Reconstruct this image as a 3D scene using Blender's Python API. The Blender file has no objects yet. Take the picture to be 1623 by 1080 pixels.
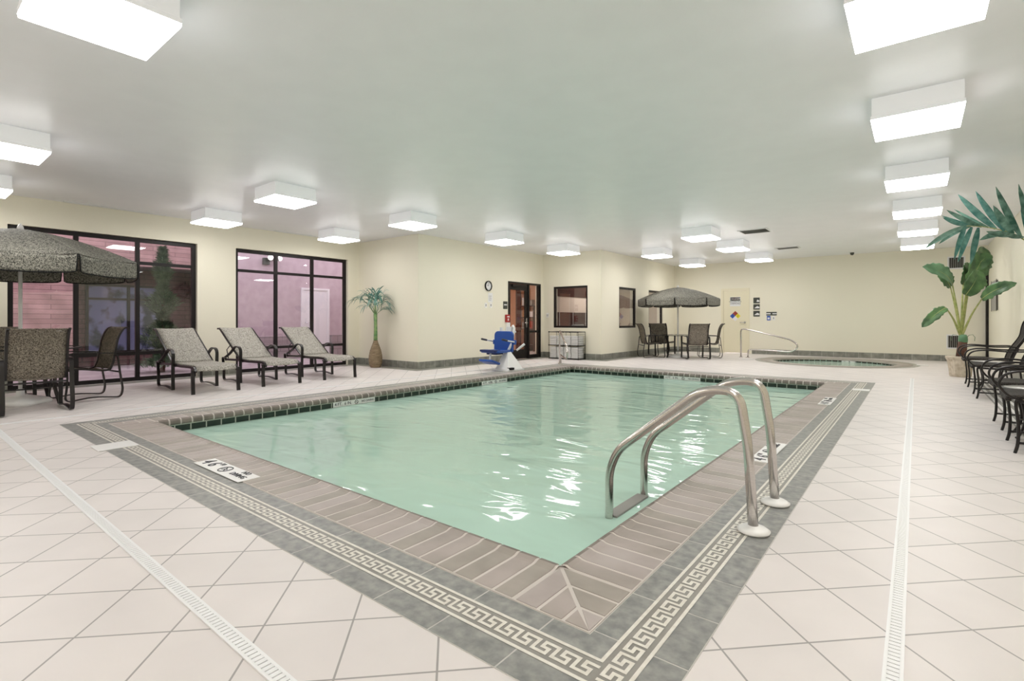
import bpy, bmesh, math, random
from mathutils import Vector, Matrix
from mathutils.geometry import tessellate_polygon
random.seed(7)
C = bpy.context.scene.collection
PI = math.pi
R = math.radians

# ------------------------------------------------------------------ materials
def mat(name, col, rough=0.5, metal=0.0, spec=0.5, emit=None, es=0.0):
    m = bpy.data.materials.new(name); m.use_nodes = True
    b = m.node_tree.nodes['Principled BSDF']
    b.inputs['Base Color'].default_value = (*col, 1)
    b.inputs['Roughness'].default_value = rough
    b.inputs['Metallic'].default_value = metal
    b.inputs['Specular IOR Level'].default_value = spec
    if emit:
        b.inputs['Emission Color'].default_value = (*emit, 1)
        b.inputs['Emission Strength'].default_value = es
    return m
def N(m, t, **kw):
    n = m.node_tree.nodes.new(t)
    for k, v in kw.items(): setattr(n, k, v)
    return n
def L(m, a, b): m.node_tree.links.new(a, b)
def bsdf(m): return m.node_tree.nodes['Principled BSDF']
def noise_var(m, scale, c1, c2, lo=.35, hi=.65, detail=4, bump=0.0, bdist=.002, coord='Object', stretch=None):
    tc = N(m, 'ShaderNodeTexCoord'); n = N(m, 'ShaderNodeTexNoise')
    n.inputs['Scale'].default_value = scale; n.inputs['Detail'].default_value = detail
    if stretch:
        mp = N(m, 'ShaderNodeMapping'); mp.inputs['Scale'].default_value = stretch
        L(m, tc.outputs[coord], mp.inputs[0]); L(m, mp.outputs[0], n.inputs['Vector'])
    else: L(m, tc.outputs[coord], n.inputs['Vector'])
    r = N(m, 'ShaderNodeValToRGB')
    r.color_ramp.elements[0].position = lo; r.color_ramp.elements[0].color = (*c1, 1)
    r.color_ramp.elements[1].position = hi; r.color_ramp.elements[1].color = (*c2, 1)
    L(m, n.outputs['Fac'], r.inputs[0]); L(m, r.outputs[0], bsdf(m).inputs['Base Color'])
    if bump:
        b = N(m, 'ShaderNodeBump'); b.inputs['Strength'].default_value = bump; b.inputs['Distance'].default_value = bdist
        L(m, n.outputs['Fac'], b.inputs['Height']); L(m, b.outputs[0], bsdf(m).inputs['Normal'])
    return m
def brick_mat(name, c1, c2, cm, bw, rh, mortar, rough=.4, off=0.0, rot=0.0, loc=(0,0,0), vert=False, mottle=0.0, mscale=12, bump=.3, spec=.5, smooth=.05):
    m = mat(name, c1, rough, spec=spec)
    tc = N(m, 'ShaderNodeTexCoord')
    src = tc.outputs['Object']
    if vert:
        s = N(m, 'ShaderNodeSeparateXYZ'); L(m, src, s.inputs[0])
        a = N(m, 'ShaderNodeMath', operation='ADD'); L(m, s.outputs[0], a.inputs[0]); L(m, s.outputs[1], a.inputs[1])
        c = N(m, 'ShaderNodeCombineXYZ'); L(m, a.outputs[0], c.inputs[0]); L(m, s.outputs[2], c.inputs[1]); src = c.outputs[0]
    mp = N(m, 'ShaderNodeMapping'); mp.inputs['Rotation'].default_value = (0,0,rot); mp.inputs['Location'].default_value = loc
    L(m, src, mp.inputs[0])
    b = N(m, 'ShaderNodeTexBrick'); b.offset = off; b.squash = 1
    b.inputs['Scale'].default_value = 1; b.inputs['Brick Width'].default_value = bw; b.inputs['Row Height'].default_value = rh
    b.inputs['Mortar Size'].default_value = mortar; b.inputs['Mortar Smooth'].default_value = smooth
    b.inputs['Color1'].default_value = (*c1,1); b.inputs['Color2'].default_value = (*c2,1); b.inputs['Mortar'].default_value = (*cm,1)
    L(m, mp.outputs[0], b.inputs['Vector'])
    out = b.outputs['Color']
    if mottle:
        n = N(m, 'ShaderNodeTexNoise'); n.inputs['Scale'].default_value = mscale; n.inputs['Detail'].default_value = 6
        L(m, tc.outputs['Object'], n.inputs['Vector'])
        mr = N(m, 'ShaderNodeMapRange'); mr.inputs[1].default_value=.3; mr.inputs[2].default_value=.7
        mr.inputs[3].default_value = 1-mottle; mr.inputs[4].default_value = 1+mottle
        L(m, n.outputs['Fac'], mr.inputs[0])
        vm = N(m, 'ShaderNodeVectorMath', operation='SCALE'); L(m, out, vm.inputs[0]); L(m, mr.outputs[0], vm.inputs['Scale']); out = vm.outputs[0]
    L(m, out, bsdf(m).inputs['Base Color'])
    if bump:
        bp = N(m, 'ShaderNodeBump', invert=True); bp.inputs['Strength'].default_value = bump; bp.inputs['Distance'].default_value = .002
        L(m, b.outputs['Fac'], bp.inputs['Height']); L(m, bp.outputs[0], bsdf(m).inputs['Normal'])
    return m

M = {}
M['wall'] = noise_var(mat('wall_paint', (.80,.77,.64), .55, spec=.3), 180, (.80,.765,.635), (.825,.79,.66), detail=2, bump=.05)
M['ceiling'] = noise_var(mat('ceiling_paint', (.8,.8,.8), .36, spec=.45), 3, (.87,.875,.905), (.89,.895,.925), detail=2)
t = .305; vx, vy = -1.142, 1.07
# rotation by -45 deg: (x,y)->((x+y),(y-x))/sqrt2
ra, rb = (vx+vy)/math.sqrt(2), (vy-vx)/math.sqrt(2)
M['floor'] = brick_mat('floor_tile', (.775,.725,.71), (.74,.695,.68), (.36,.34,.33), t, t, .0036, rough=.42, rot=R(-45), loc=(-ra+t*200, -rb+t*200, 0), mottle=.04, mscale=2.3, bump=.25, spec=.4)
M['slate'] = noise_var(mat('slate_tile', (.25,.26,.24), .42), 22, (.20,.205,.20), (.37,.365,.345), lo=.3, hi=.72, detail=12, bump=.15)
M['slate_key'] = noise_var(mat('key_ground', (.25,.24,.22), .42), 10, (.28,.265,.24), (.33,.315,.29), detail=5)
M['cream_inlay'] = noise_var(mat('cream_inlay', (.66,.64,.57), .4), 40, (.74,.70,.63), (.82,.79,.72))
M['grout'] = mat('grout', (.62,.60,.57), .7)
M['coping_grout'] = mat('coping_grout', (.66,.61,.57), .7)
M['coping'] = noise_var(mat('coping_brick', (.33,.28,.25), .5), 4, (.36,.315,.285), (.46,.40,.375), detail=8, bump=.15)
M['coping2'] = noise_var(mat('coping_brick_b', (.33,.28,.25), .5), 5, (.42,.365,.345), (.49,.435,.415), detail=8, bump=.15)
M['coping3'] = noise_var(mat('coping_brick_c', (.33,.28,.25), .5), 5, (.33,.295,.26), (.41,.365,.325), detail=8, bump=.15)
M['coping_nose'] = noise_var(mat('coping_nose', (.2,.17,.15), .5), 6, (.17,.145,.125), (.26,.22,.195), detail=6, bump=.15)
M['band'] = brick_mat('water_line_tile', (.010,.022,.016), (.016,.034,.024), (.42,.44,.38), .155, .155, .006, rough=.12, vert=True, loc=(0,.045+.155*4+.004,0))
M['base'] = brick_mat('baseboard_tile', (.20,.20,.175), (.25,.25,.215), (.42,.41,.36), .30, .40, .005, rough=.4, vert=True, loc=(0,.2,0), mottle=.3, mscale=9)
M['slatefloor'] = brick_mat('slate_floor_strip', (.28,.275,.24), (.33,.325,.285), (.45,.44,.40), .305, .305, .005, rough=.35, mottle=.2, mscale=9)
M['plaster'] = mat('pool_plaster', (.50,.74,.62), .6)
M['bronze'] = mat('bronze_metal', (.010,.008,.007), .4, spec=.35)
M['bronze2'] = mat('window_bronze', (.012,.009,.009), .45, spec=.3)
M['chairmetal'] = mat('dark_brown_metal', (.012,.009,.009), .3, spec=.45)
M['steel'] = noise_var(mat('stainless', (.62,.58,.55), .2, metal=1.0), 60, (.56,.52,.50), (.68,.65,.62), stretch=(1,1,12))
M['white'] = mat('white_paint', (.78,.78,.78), .4)
M['lamp_white'] = mat('lamp_housing', (.80,.81,.83), .45, emit=(1,1,1), es=.16)
M['white_plastic'] = mat('white_plastic', (.88,.87,.86), .35)
M['drain'] = mat('drain_white', (.86,.86,.87), .4)
M['black'] = mat('black', (.008,.008,.008), .6, spec=.2)
M['ink'] = mat('ink', (.05,.05,.06), .6)
M['grey'] = mat('grey', (.30,.29,.27), .5)
M['towel'] = noise_var(mat('towel', (.82,.82,.80), .95, spec=.1), 200, (.70,.70,.69), (.80,.80,.79), bump=.4)
M['lamp'] = mat('lamp_lens', (1,1,1), .5, emit=(1,.975,.955), es=14.5)
M['blue'] = mat('blue_plastic', (.012,.075,.36), .35)
M['blue_sign'] = mat('blue_sign', (.03,.10,.45), .4)
M['navy'] = mat('navy_plastic', (.01,.025,.12), .35)
M['red'] = mat('red_plastic', (.38,.02,.02), .35)
M['red_sign'] = mat('red_sign', (.36,.05,.03), .5)
M['redpink'] = mat('danger_red', (.55,.14,.12), .5)
M['yellow'] = mat('yellow_sign', (.82,.72,.04), .5)
M['doorcream'] = mat('door_cream', (.78,.73,.55), .4)
M['darksign'] = mat('dark_sign', (.05,.055,.045), .4)
M['chrome'] = mat('chrome', (.7,.7,.7), .15, metal=1)
def weave(name, dark, light, sc=95):
    m = mat(name, dark, .75, spec=.2)
    tc = N(m, 'ShaderNodeTexCoord'); v = N(m, 'ShaderNodeTexNoise'); v.inputs['Scale'].default_value = sc; v.inputs['Detail'].default_value = 3
    v.inputs['Distortion'].default_value = 1.5
    L(m, tc.outputs['Object'], v.inputs['Vector'])
    r = N(m, 'ShaderNodeValToRGB'); r.color_ramp.elements[0].position=.44; r.color_ramp.elements[0].color=(*dark,1)
    r.color_ramp.elements[1].position=.56; r.color_ramp.elements[1].color=(*light,1)
    L(m, v.outputs['Fac'], r.inputs[0]); L(m, r.outputs[0], bsdf(m).inputs['Base Color'])
    return m
M['sling'] = weave('sling_weave', (.05,.042,.034), (.33,.29,.235))
M['sling_light'] = weave('sling_weave_light', (.15,.14,.125), (.58,.55,.49))
M['sling_dark'] = weave('sling_weave_dark', (.012,.011,.011), (.075,.065,.058))
M['umbrella'] = weave('umbrella_weave', (.04,.04,.034), (.32,.31,.265), 75)
M['gleaf'] = noise_var(mat('banana_leaf', (.06,.13,.05), .35), 6, (.04,.10,.04), (.12,.25,.09), stretch=(1,1,1))
M['gleaf2'] = noise_var(mat('banana_leaf_light', (.1,.22,.09), .35), 6, (.08,.20,.10), (.16,.32,.18))
M['midrib'] = mat('midrib', (.36,.40,.14), .4)
M['petiole'] = noise_var(mat('petiole', (.30,.34,.10), .4), 20, (.24,.30,.07), (.42,.42,.16))
M['frond'] = noise_var(mat('silk_frond', (.07,.17,.13), .5), 14, (.045,.13,.095), (.22,.38,.31))
M['frond2'] = noise_var(mat('silk_frond_b', (.05,.15,.13), .5), 14, (.05,.18,.16), (.17,.36,.31))
M['stem'] = noise_var(mat('palm_stem', (.14,.30,.10), .45), 18, (.10,.26,.09), (.28,.40,.16))
M['bottle'] = noise_var(mat('bottle_trunk', (.25,.18,.11), .9), 30, (.15,.105,.06), (.34,.26,.165), stretch=(.3,.3,4), bump=.8, bdist=.01)
M['bark'] = noise_var(mat('brown_wrap', (.12,.05,.035), .8), 40, (.06,.025,.02), (.17,.08,.05), stretch=(1,1,4))
M['pot'] = noise_var(mat('stone_pot', (.55,.48,.38), .7), 14, (.46,.39,.29), (.66,.59,.48), bump=.3)
M['soil'] = mat('moss', (.16,.12,.08), .9)
M['brick_ext'] = brick_mat('brick_exterior', (.34,.20,.195), (.42,.26,.25), (.17,.10,.10), .90, .10, .005, rough=.8, off=.5, vert=True, mottle=.25, mscale=3)
M['brick_dark'] = brick_mat('brick_dark', (.10,.045,.045), (.13,.06,.06), (.035,.02,.02), .60, .11, .007, rough=.8, off=.5, vert=True, mottle=.2)
M['stucco'] = noise_var(mat('stucco', (.50,.37,.42), .85), 5, (.47,.37,.40), (.53,.43,.46))
M['stone_band'] = brick_mat('stone_band', (.30,.24,.25), (.34,.28,.29), (.2,.16,.17), .4, .2, .01, rough=.8, off=.5, vert=True)
M['paving'] = noise_var(mat('paving', (.40,.34,.35), .7), 2, (.34,.28,.29), (.48,.41,.42))
M['painted_skyglass'] = noise_var(mat('painted_dusk_pane', (.14,.16,.26), .06, spec=1), 2.2, (.03,.04,.055), (.16,.175,.30), lo=.42, hi=.5, detail=8)  # reflected dusk sky and dark trees painted into the pane colour
M['ext_green'] = noise_var(mat('conifer', (.05,.10,.05), .8), 9, (.05,.10,.05), (.20,.30,.17))
M['peach'] = mat('corridor_wall', (.72,.42,.27), .6)
M['beige'] = mat('room_beige', (.48,.40,.34), .6)
M['wood'] = noise_var(mat('dark_wood', (.06,.015,.012), .4), 20, (.045,.012,.010), (.09,.025,.018), stretch=(1,8,1))
M['corr'] = mat('corridor_floor', (.25,.2,.17), .5)
M['orange'] = mat('orange_box', (.5,.25,.1), .6)

M['band_plain']=mat('spa_tile',(.02,.025,.02),.15)
M['tabletop_pale']=mat('table_top_pale',(.55,.53,.52),.15)
def glass_mat(name, tint=(.93,.93,.95), refl=1.0, strength=.9):
    m = bpy.data.materials.new(name); m.use_nodes = True; nt = m.node_tree; nt.nodes.clear()
    o = N(m,'ShaderNodeOutputMaterial'); mx = N(m,'ShaderNodeMixShader'); tr = N(m,'ShaderNodeBsdfTransparent'); gl = N(m,'ShaderNodeBsdfGlossy')
    tr.inputs[0].default_value = (*tint,1); gl.inputs['Roughness'].default_value = .0; gl.inputs[0].default_value=(1,1,1,1)
    fr = N(m,'ShaderNodeFresnel'); fr.inputs[0].default_value = 1.5
    mu = N(m,'ShaderNodeMath', operation='MULTIPLY'); mu.inputs[1].default_value = refl*2
    mu.use_clamp = True
    ge = N(m,'ShaderNodeNewGeometry'); iv = N(m,'ShaderNodeMath', operation='SUBTRACT'); iv.inputs[0].default_value = 1
    L(m, ge.outputs['Backfacing'], iv.inputs[1]); m2 = N(m,'ShaderNodeMath', operation='MULTIPLY')
    L(m, fr.outputs[0], mu.inputs[0]); L(m, mu.outputs[0], m2.inputs[0]); L(m, iv.outputs[0], m2.inputs[1]); L(m, m2.outputs[0], mx.inputs[0]); L(m, tr.outputs[0], mx.inputs[1]); L(m, gl.outputs[0], mx.inputs[2]); L(m, mx.outputs[0], o.inputs[0])
    return m
M['glass'] = glass_mat('window_glass')
M['glass_top'] = glass_mat('table_glass', (.5,.5,.48), 1.2)

def water_mat(name, col, opac=.72, wscale=1.0):
    m = bpy.data.materials.new(name); m.use_nodes = True; nt = m.node_tree; nt.nodes.clear()
    o = N(m,'ShaderNodeOutputMaterial'); mx = N(m,'ShaderNodeMixShader'); mx2 = N(m,'ShaderNodeMixShader')
    tr = N(m,'ShaderNodeBsdfTransparent'); tr.inputs[0].default_value=(.72,.93,.83,1)
    df = N(m,'ShaderNodeBsdfDiffuse'); df.inputs[0].default_value=(*col,1)
    gl = N(m,'ShaderNodeBsdfGlossy'); gl.inputs['Roughness'].default_value=.045
    fr = N(m,'ShaderNodeFresnel'); fr.inputs[0].default_value = 1.333
    tc = N(m,'ShaderNodeTexCoord')
    mp = N(m,'ShaderNodeMapping'); mp.inputs['Rotation'].default_value=(0,0,R(-38)); mp.inputs['Scale'].default_value=(1.0,2.2,1)
    L(m, tc.outputs['Object'], mp.inputs[0])
    n1 = N(m,'ShaderNodeTexNoise'); n1.inputs['Scale'].default_value=1.5*wscale; n1.inputs['Detail'].default_value=2; n1.inputs['Roughness'].default_value=.45; n1.inputs['Distortion'].default_value=.6
    L(m, mp.outputs[0], n1.inputs['Vector'])
    b = N(m,'ShaderNodeBump'); b.inputs['Strength'].default_value=.6; b.inputs['Distance'].default_value=.034
    L(m, n1.outputs['Fac'], b.inputs['Height'])
    L(m, b.outputs[0], gl.inputs['Normal']); L(m, b.outputs[0], fr.inputs['Normal'])
    mx2.inputs[0].default_value = opac; L(m, tr.outputs[0], mx2.inputs[1]); L(m, df.outputs[0], mx2.inputs[2])
    L(m, fr.outputs[0], mx.inputs[0]); L(m, mx2.outputs[0], mx.inputs[1]); L(m, gl.outputs[0], mx.inputs[2]); L(m, mx.outputs[0], o.inputs[0])
    return m
M['water'] = water_mat('pool_water', (.61,.86,.735),.85)
M['spawater'] = water_mat('spa_water', (.66,.90,.76), .85, 2.0)

# ------------------------------------------------------------------ mesh helpers
class MB:
    def __init__(s): s.v=[]; s.f=[]; s.mi=[]; s.mats=[]; s.sm=[]
    def m(s, key):
        if key not in s.mats: s.mats.append(key)
        return s.mats.index(key)
    def add(s, vs, fs, key=None, smooth=False):
        o=len(s.v); s.v += [tuple(v) for v in vs]
        k = s.m(key) if key else 0
        for f in fs: s.f.append([i+o for i in f]); s.mi.append(k); s.sm.append(smooth)
    def box(s, c, d, key=None, rot=None):
        x,y,z=d[0]/2,d[1]/2,d[2]/2
        vs=[Vector((a*x,b*y,e*z)) for a in(-1,1) for b in(-1,1) for e in(-1,1)]
        if rot is not None: vs=[rot@v for v in vs]
        vs=[v+Vector(c) for v in vs]
        s.add(vs,[(0,1,3,2),(4,6,7,5),(0,4,5,1),(2,3,7,6),(0,2,6,4),(1,5,7,3)],key)
    def b2(s, x0,x1,y0,y1,z0,z1,key=None): s.box(((x0+x1)/2,(y0+y1)/2,(z0+z1)/2),(abs(x1-x0),abs(y1-y0),abs(z1-z0)),key)
    def prism(s, pts, h, key=None):  # pts list of Vectors (planar), h extrusion Vector
        n=len(pts); vs=[Vector(p) for p in pts]+[Vector(p)+Vector(h) for p in pts]
        fs=[tuple(range(n))[::-1], tuple(range(n,2*n))]+[(i,(i+1)%n,n+(i+1)%n,n+i) for i in range(n)]
        s.add(vs,fs,key)
    def quad(s, p, key=None): s.add(p,[tuple(range(len(p)))],key)
    def tube(s, path, r, key=None, n=10, cap=True, closed=False):
        P=[Vector(p) for p in path]; rs = r if isinstance(r,(list,tuple)) else [r]*len(P)
        k=len(P); rings=[]
        T=[]
        for i in range(k):
            a=P[(i-1)%k] if (closed or i>0) else P[i]; b=P[(i+1)%k] if (closed or i<k-1) else P[i]
            d=(b-a); T.append(d.normalized() if d.length>1e-9 else Vector((0,0,1)))
        up=Vector((0,0,1)) if abs(T[0].z)<.9 else Vector((1,0,0))
        nrm=(up-T[0]*up.dot(T[0])).normalized()
        vs=[]
        for i in range(k):
            nrm=(nrm-T[i]*nrm.dot(T[i])).normalized(); bi=T[i].cross(nrm)
            for j in range(n):
                a=2*PI*j/n; vs.append(P[i]+(nrm*math.cos(a)+bi*math.sin(a))*rs[i])
        fs=[]
        for i in range(k if closed else k-1):
            for j in range(n):
                a=i*n+j; b=i*n+(j+1)%n; c=((i+1)%k)*n+(j+1)%n; d=((i+1)%k)*n+j
                fs.append((a,b,c,d))
        if cap and not closed: fs.append(tuple(range(n))[::-1]); fs.append(tuple((k-1)*n+j for j in range(n)))
        s.add(vs,fs,key,True)
    def ribbon_bar(s, path, w, th, side, key=None, closed=False):
        """flat bar: width w along 'side', thickness th in plane"""
        P=[Vector(p) for p in path]; k=len(P); sd=Vector(side).normalized(); vs=[]
        for i in range(k):
            a=P[(i-1)%k] if (closed or i>0) else P[i]; b=P[(i+1)%k] if (closed or i<k-1) else P[i]
            t=(b-a).normalized(); nn=t.cross(sd).normalized()
            for (p,q) in((-1,-1),(1,-1),(1,1),(-1,1)): vs.append(P[i]+sd*(w/2*p)+nn*(th/2*q))
        fs=[]
        for i in range(k if closed else k-1):
            for j in range(4):
                a=i*4+j;b=i*4+(j+1)%4;c=((i+1)%k)*4+(j+1)%4;d=((i+1)%k)*4+j; fs.append((a,b,c,d))
        if not closed: fs+= [(3,2,1,0),tuple((k-1)*4+j for j in range(4))]
        s.add(vs,fs,key)
    def lathe(s, prof, c=(0,0,0), n=24, key=None, rfun=None, smooth=True, cap=True):
        c=Vector(c); vs=[]
        for (r,z) in prof:
            for j in range(n):
                a=2*PI*j/n; rr=r*(rfun(a,z) if rfun else 1); vs.append(c+Vector((rr*math.cos(a),rr*math.sin(a),z)))
        fs=[(i*n+j,i*n+(j+1)%n,(i+1)*n+(j+1)%n,(i+1)*n+j) for i in range(len(prof)-1) for j in range(n)]
        if cap: fs.append(tuple(range(n))[::-1]); fs.append(tuple((len(prof)-1)*n+j for j in range(n)))
        s.add(vs,fs,key,smooth)
    def sheet(s, rows, th=.004, key=None, smooth=True):
        """rows: grid of Vectors; gives a thin slab"""
        a=len(rows); b=len(rows[0]); V=[[Vector(p) for p in r] for r in rows]
        nr=[]
        for i in range(a):
            for j in range(b):
                du=V[min(i+1,a-1)][j]-V[max(i-1,0)][j]; dv=V[i][min(j+1,b-1)]-V[i][max(j-1,0)]
                q=du.cross(dv); nr.append(q.normalized() if q.length>1e-9 else Vector((0,0,1)))
        top=[V[i][j]+nr[i*b+j]*th/2 for i in range(a) for j in range(b)]
        bot=[V[i][j]-nr[i*b+j]*th/2 for i in range(a) for j in range(b)]
        n=a*b; fs=[]
        for i in range(a-1):
            for j in range(b-1):
                p,q,r,t=i*b+j,i*b+j+1,(i+1)*b+j+1,(i+1)*b+j
                fs.append((p,t,r,q)); fs.append((n+p,n+q,n+r,n+t))
        edge=[i*b for i in range(a)]+[(a-1)*b+j for j in range(1,b)]+[i*b+b-1 for i in range(a-2,-1,-1)]+[j for j in range(b-2,0,-1)]
        m=len(edge)
        for i in range(m):
            p,q=edge[i],edge[(i+1)%m]; fs.append((p,q,n+q,n+p))
        s.add(top+bot,fs,key,smooth)
    def clampx(s, xm): s.v=[(min(v[0],xm-.002*random.random()),v[1],v[2]) for v in s.v]
    def build(s, name, mkey=None, parent=None, bevel=0, seg=2, loc=None, rotz=0, subsurf=0):
        me=bpy.data.meshes.new(name); me.from_pydata(s.v,[],s.f)
        keys = s.mats if s.mats else [mkey]
        for k in keys: me.materials.append(M[k or mkey])
        for p,k,sm in zip(me.polygons,s.mi,s.sm): p.material_index=k; p.use_smooth=sm
        bm=bmesh.new(); bm.from_mesh(me); bmesh.ops.recalc_face_normals(bm,faces=bm.faces)
        bm.to_mesh(me); bm.free()
        o=bpy.data.objects.new(name,me); C.objects.link(o)
        if bevel:
            b=o.modifiers.new('b','BEVEL'); b.width=bevel; b.segments=seg; b.limit_method='ANGLE'; b.angle_limit=R(40)
        if subsurf:
            b=o.modifiers.new('s','SUBSURF'); b.levels=subsurf; b.render_levels=subsurf
        if parent: o.parent=parent
        if loc: o.location=loc
        if rotz: o.rotation_euler=(0,0,rotz)
        return o
def tag(o, label=None, cat=None, group=None, kind=None):
    if label: o['label']=label
    if cat: o['category']=cat
    if group: o['group']=group
    if kind: o['kind']=kind
    return o
def empty(name, loc=(0,0,0), rz=0, **k):
    o=bpy.data.objects.new(name,None); C.objects.link(o); o.location=loc; o.rotation_euler=(0,0,rz); o.empty_display_size=.1
    return tag(o,**k)
def children(o): return [c for c in bpy.data.objects if c.parent==o]
def copy_tree(o, parent=None, kids=None):
    c=o.copy(); C.objects.link(c); c.parent=parent
    for ch in children(o): copy_tree(ch,c)
    return c
def dup(o, loc, rz, label, group=None, scale=None):
    c=copy_tree(o); c.location=loc; c.rotation_euler=(0,0,rz); c['label']=label
    if group: c['group']=group
    if scale: c.scale=(scale,)*3
    return c
def struct(o, label=None): o['kind']='structure'; 
def st(mb, name, mk=None, **k):
    o=mb.build(name,mk,**k); o['kind']='structure'; return o
def curve(pts, n=6, closed=False):
    """Catmull-Rom smoothing"""
    P=[Vector(p) for p in pts]; out=[]; k=len(P)
    rng=range(k if closed else k-1)
    for i in rng:
        p1=P[i];p2=P[(i+1)%k]
        p0=P[(i-1)%k] if (closed or i>0) else p1*2-p2
        p3=P[(i+2)%k] if (closed or i<k-2) else p2*2-p1
        for j in range(n):
            t=j/n; out.append(.5*((2*p1)+(p2-p0)*t+(2*p0-5*p1+4*p2-p3)*t*t+(3*p1-p0-3*p2+p3)*t**3))
    if not closed: out.append(P[-1])
    return out
def fillet(pts, r, n=6):
    P=[Vector(p) for p in pts]; out=[P[0]]
    for i in range(1,len(P)-1):
        a,b,c=P[i-1],P[i],P[i+1]; rr=r[i-1] if isinstance(r,(list,tuple)) else r
        u=(a-b);v=(c-b); t=min(rr,u.length*.49,v.length*.49); p=b+u.normalized()*t; q=b+v.normalized()*t
        for j in range(n+1):
            s=j/n; out.append(p*(1-s)**2+b*2*s*(1-s)+q*s*s)
    out.append(P[-1]); return out
def text(body, size, mk, parent, mtx, name='lettering', extrude=.0015, align='CENTER', label=None, sx=1.0):
    cu=bpy.data.curves.new('t','FONT'); cu.body=body; cu.size=size; cu.extrude=extrude; cu.align_x=align; cu.align_y='CENTER'; cu.resolution_u=2
    o=bpy.data.objects.new('t',cu); C.objects.link(o)
    dg=bpy.context.evaluated_depsgraph_get(); me=bpy.data.meshes.new_from_object(o.evaluated_get(dg))
    bpy.data.objects.remove(o); bpy.data.curves.remove(cu)
    me.transform(mtx@Matrix.Diagonal((sx,1,1,1))); me.materials.clear(); me.materials.append(M[mk])
    q=bpy.data.objects.new(name,me); C.objects.link(q); q.parent=parent
    if label: q['label']=label
    return q
def frame_mtx(origin, right, up):
    r=Vector(right).normalized(); u=Vector(up).normalized(); n=r.cross(u)
    m=Matrix((r,u,n)).transposed().to_4x4(); m.translation=Vector(origin); return m

# ------------------------------------------------------------------ layout
H=2.97
XL,YR,XE,YW,XW2,YB,XR,YF=-10.73,7.44,-8.53,12.2,-6.63,17.5,1.42,-3.0
PX0,PX1,PY0,PY1=-6.2,-1.2,1.85,10.0
SPC=(-1.7,15.35); SPR=1.35; SPO=1.65
CW=.33; BW=.33

# ---- floor with holes
def ring_circle(c,r,n=64): return [(c[0]+r*math.cos(2*PI*i/n), c[1]+r*math.sin(2*PI*i/n)) for i in range(n)]
def poly_holes(mb, loops, z, key):
    L3=[[Vector((x,y,z)) for x,y in lp] for lp in loops]
    tr=tessellate_polygon(L3); vs=[v for lp in L3 for v in lp]
    mb.add(vs,[tuple(t) for t in tr],key)
def rect(x0,x1,y0,y1): return [(x0,y0),(x1,y0),(x1,y1),(x0,y1)]
fl=MB()
poly_holes(fl,[rect(XL-.3,XR+.3,YF-.3,YB+.3), rect(PX0,PX1,PY0,PY1)[::-1], ring_circle(SPC,SPR)[::-1]],0,'floor')
o=st(fl,'floor')
bm=bmesh.new(); bm.from_mesh(o.data); bmesh.ops.recalc_face_normals(bm,faces=bm.faces)
for f in bm.faces:
    if f.normal.z<0: f.normal_flip()
bm.to_mesh(o.data); bm.free()

# ---- ceiling
mb=MB(); mb.b2(XL-.3,XR+.3,YF-.3,YB+.3,H,H+.1); st(mb,'ceiling','ceiling')

# ---- walls with openings
def wall(name, axis, fixed, thick, a0, a1, holes=(), z0=0, z1=H, key='wall'):
    """axis 'x': wall plane is x=fixed and runs along y. thick signed."""
    mb=MB(); hs=sorted(holes); cur=a0
    def bx(p,q,zz0,zz1):
        if q-p<1e-6 or zz1-zz0<1e-6: return
        f0,f1=sorted((fixed,fixed+thick))
        if axis=='x': mb.b2(f0,f1,p,q,zz0,zz1)
        else: mb.b2(p,q,f0,f1,zz0,zz1)
    for (h0,h1,hz0,hz1) in hs:
        bx(cur,h0,z0,z1); bx(h0,h1,z0,hz0); bx(h0,h1,hz1,z1); cur=h1
    bx(cur,a1,z0,z1)
    return st(mb,name,key)
W1=(1.27,3.86,0,2.53); W2=(4.56,7.14,0,2.53)
wall('wall_left','x',XL,-.25,YF,YR,[W1,W2])
wall('wall_left_return','y',YR,.2,XL-.25,XE)
wall('wall_entry','x',XE,-.2,YR+.2,YW,[(10.56,12.08,0,2.12)])
wall('wall_entry_return','y',YW,.2,XE-.2,XW2,[(-8.17,-7.05,.86,2.03)])
wall('wall_lounge','x',XW2,-.2,YW+.2,YB,[(13.25,14.37,.85,2.03),(15.3,16.43,.85,2.03)])
wall('wall_back','y',YB,.2,XW2-.2,XR+.2,[(-5.05,-4.18,0,2.11)])
wall('wall_right','x',XR,.2,YF,YB)
wall('wall_front','y',YF,-.2,XL-.25,XR+.2)
# thresholds keep openings closed at floor level outside
# ---- baseboards
def baseb(name, axis, fixed, out, a0, a1):
    mb=MB(); f0,f1=sorted((fixed,fixed+out*.012))
    if axis=='x': mb.b2(f0,f1,a0,a1,0,.155)
    else: mb.b2(a0,a1,f0,f1,0,.155)
    st(mb,name,'base')
baseb('baseboard_left','x',XL,1,3.86,4.56); baseb('baseboard_left_near','x',XL,1,YF,1.27); baseb('baseboard_left_end','x',XL,1,7.14,YR)
baseb('baseboard_return','y',YR,-1,XL+.012,XE+.012)
baseb('baseboard_entry','x',XE,1,YR,10.56); baseb('baseboard_entry_end','x',XE,1,12.08,YW-.012)
baseb('baseboard_window','y',YW,-1,XE,XW2+.012)
baseb('baseboard_lounge','x',XW2,1,YW,YB-.012)
baseb('baseboard_back_left','y',YB,-1,XW2,-5.12); baseb('baseboard_back','y',YB,-1,-4.11,XR)
baseb('baseboard_right','x',XR,-1,YF,YB-.012)
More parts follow.
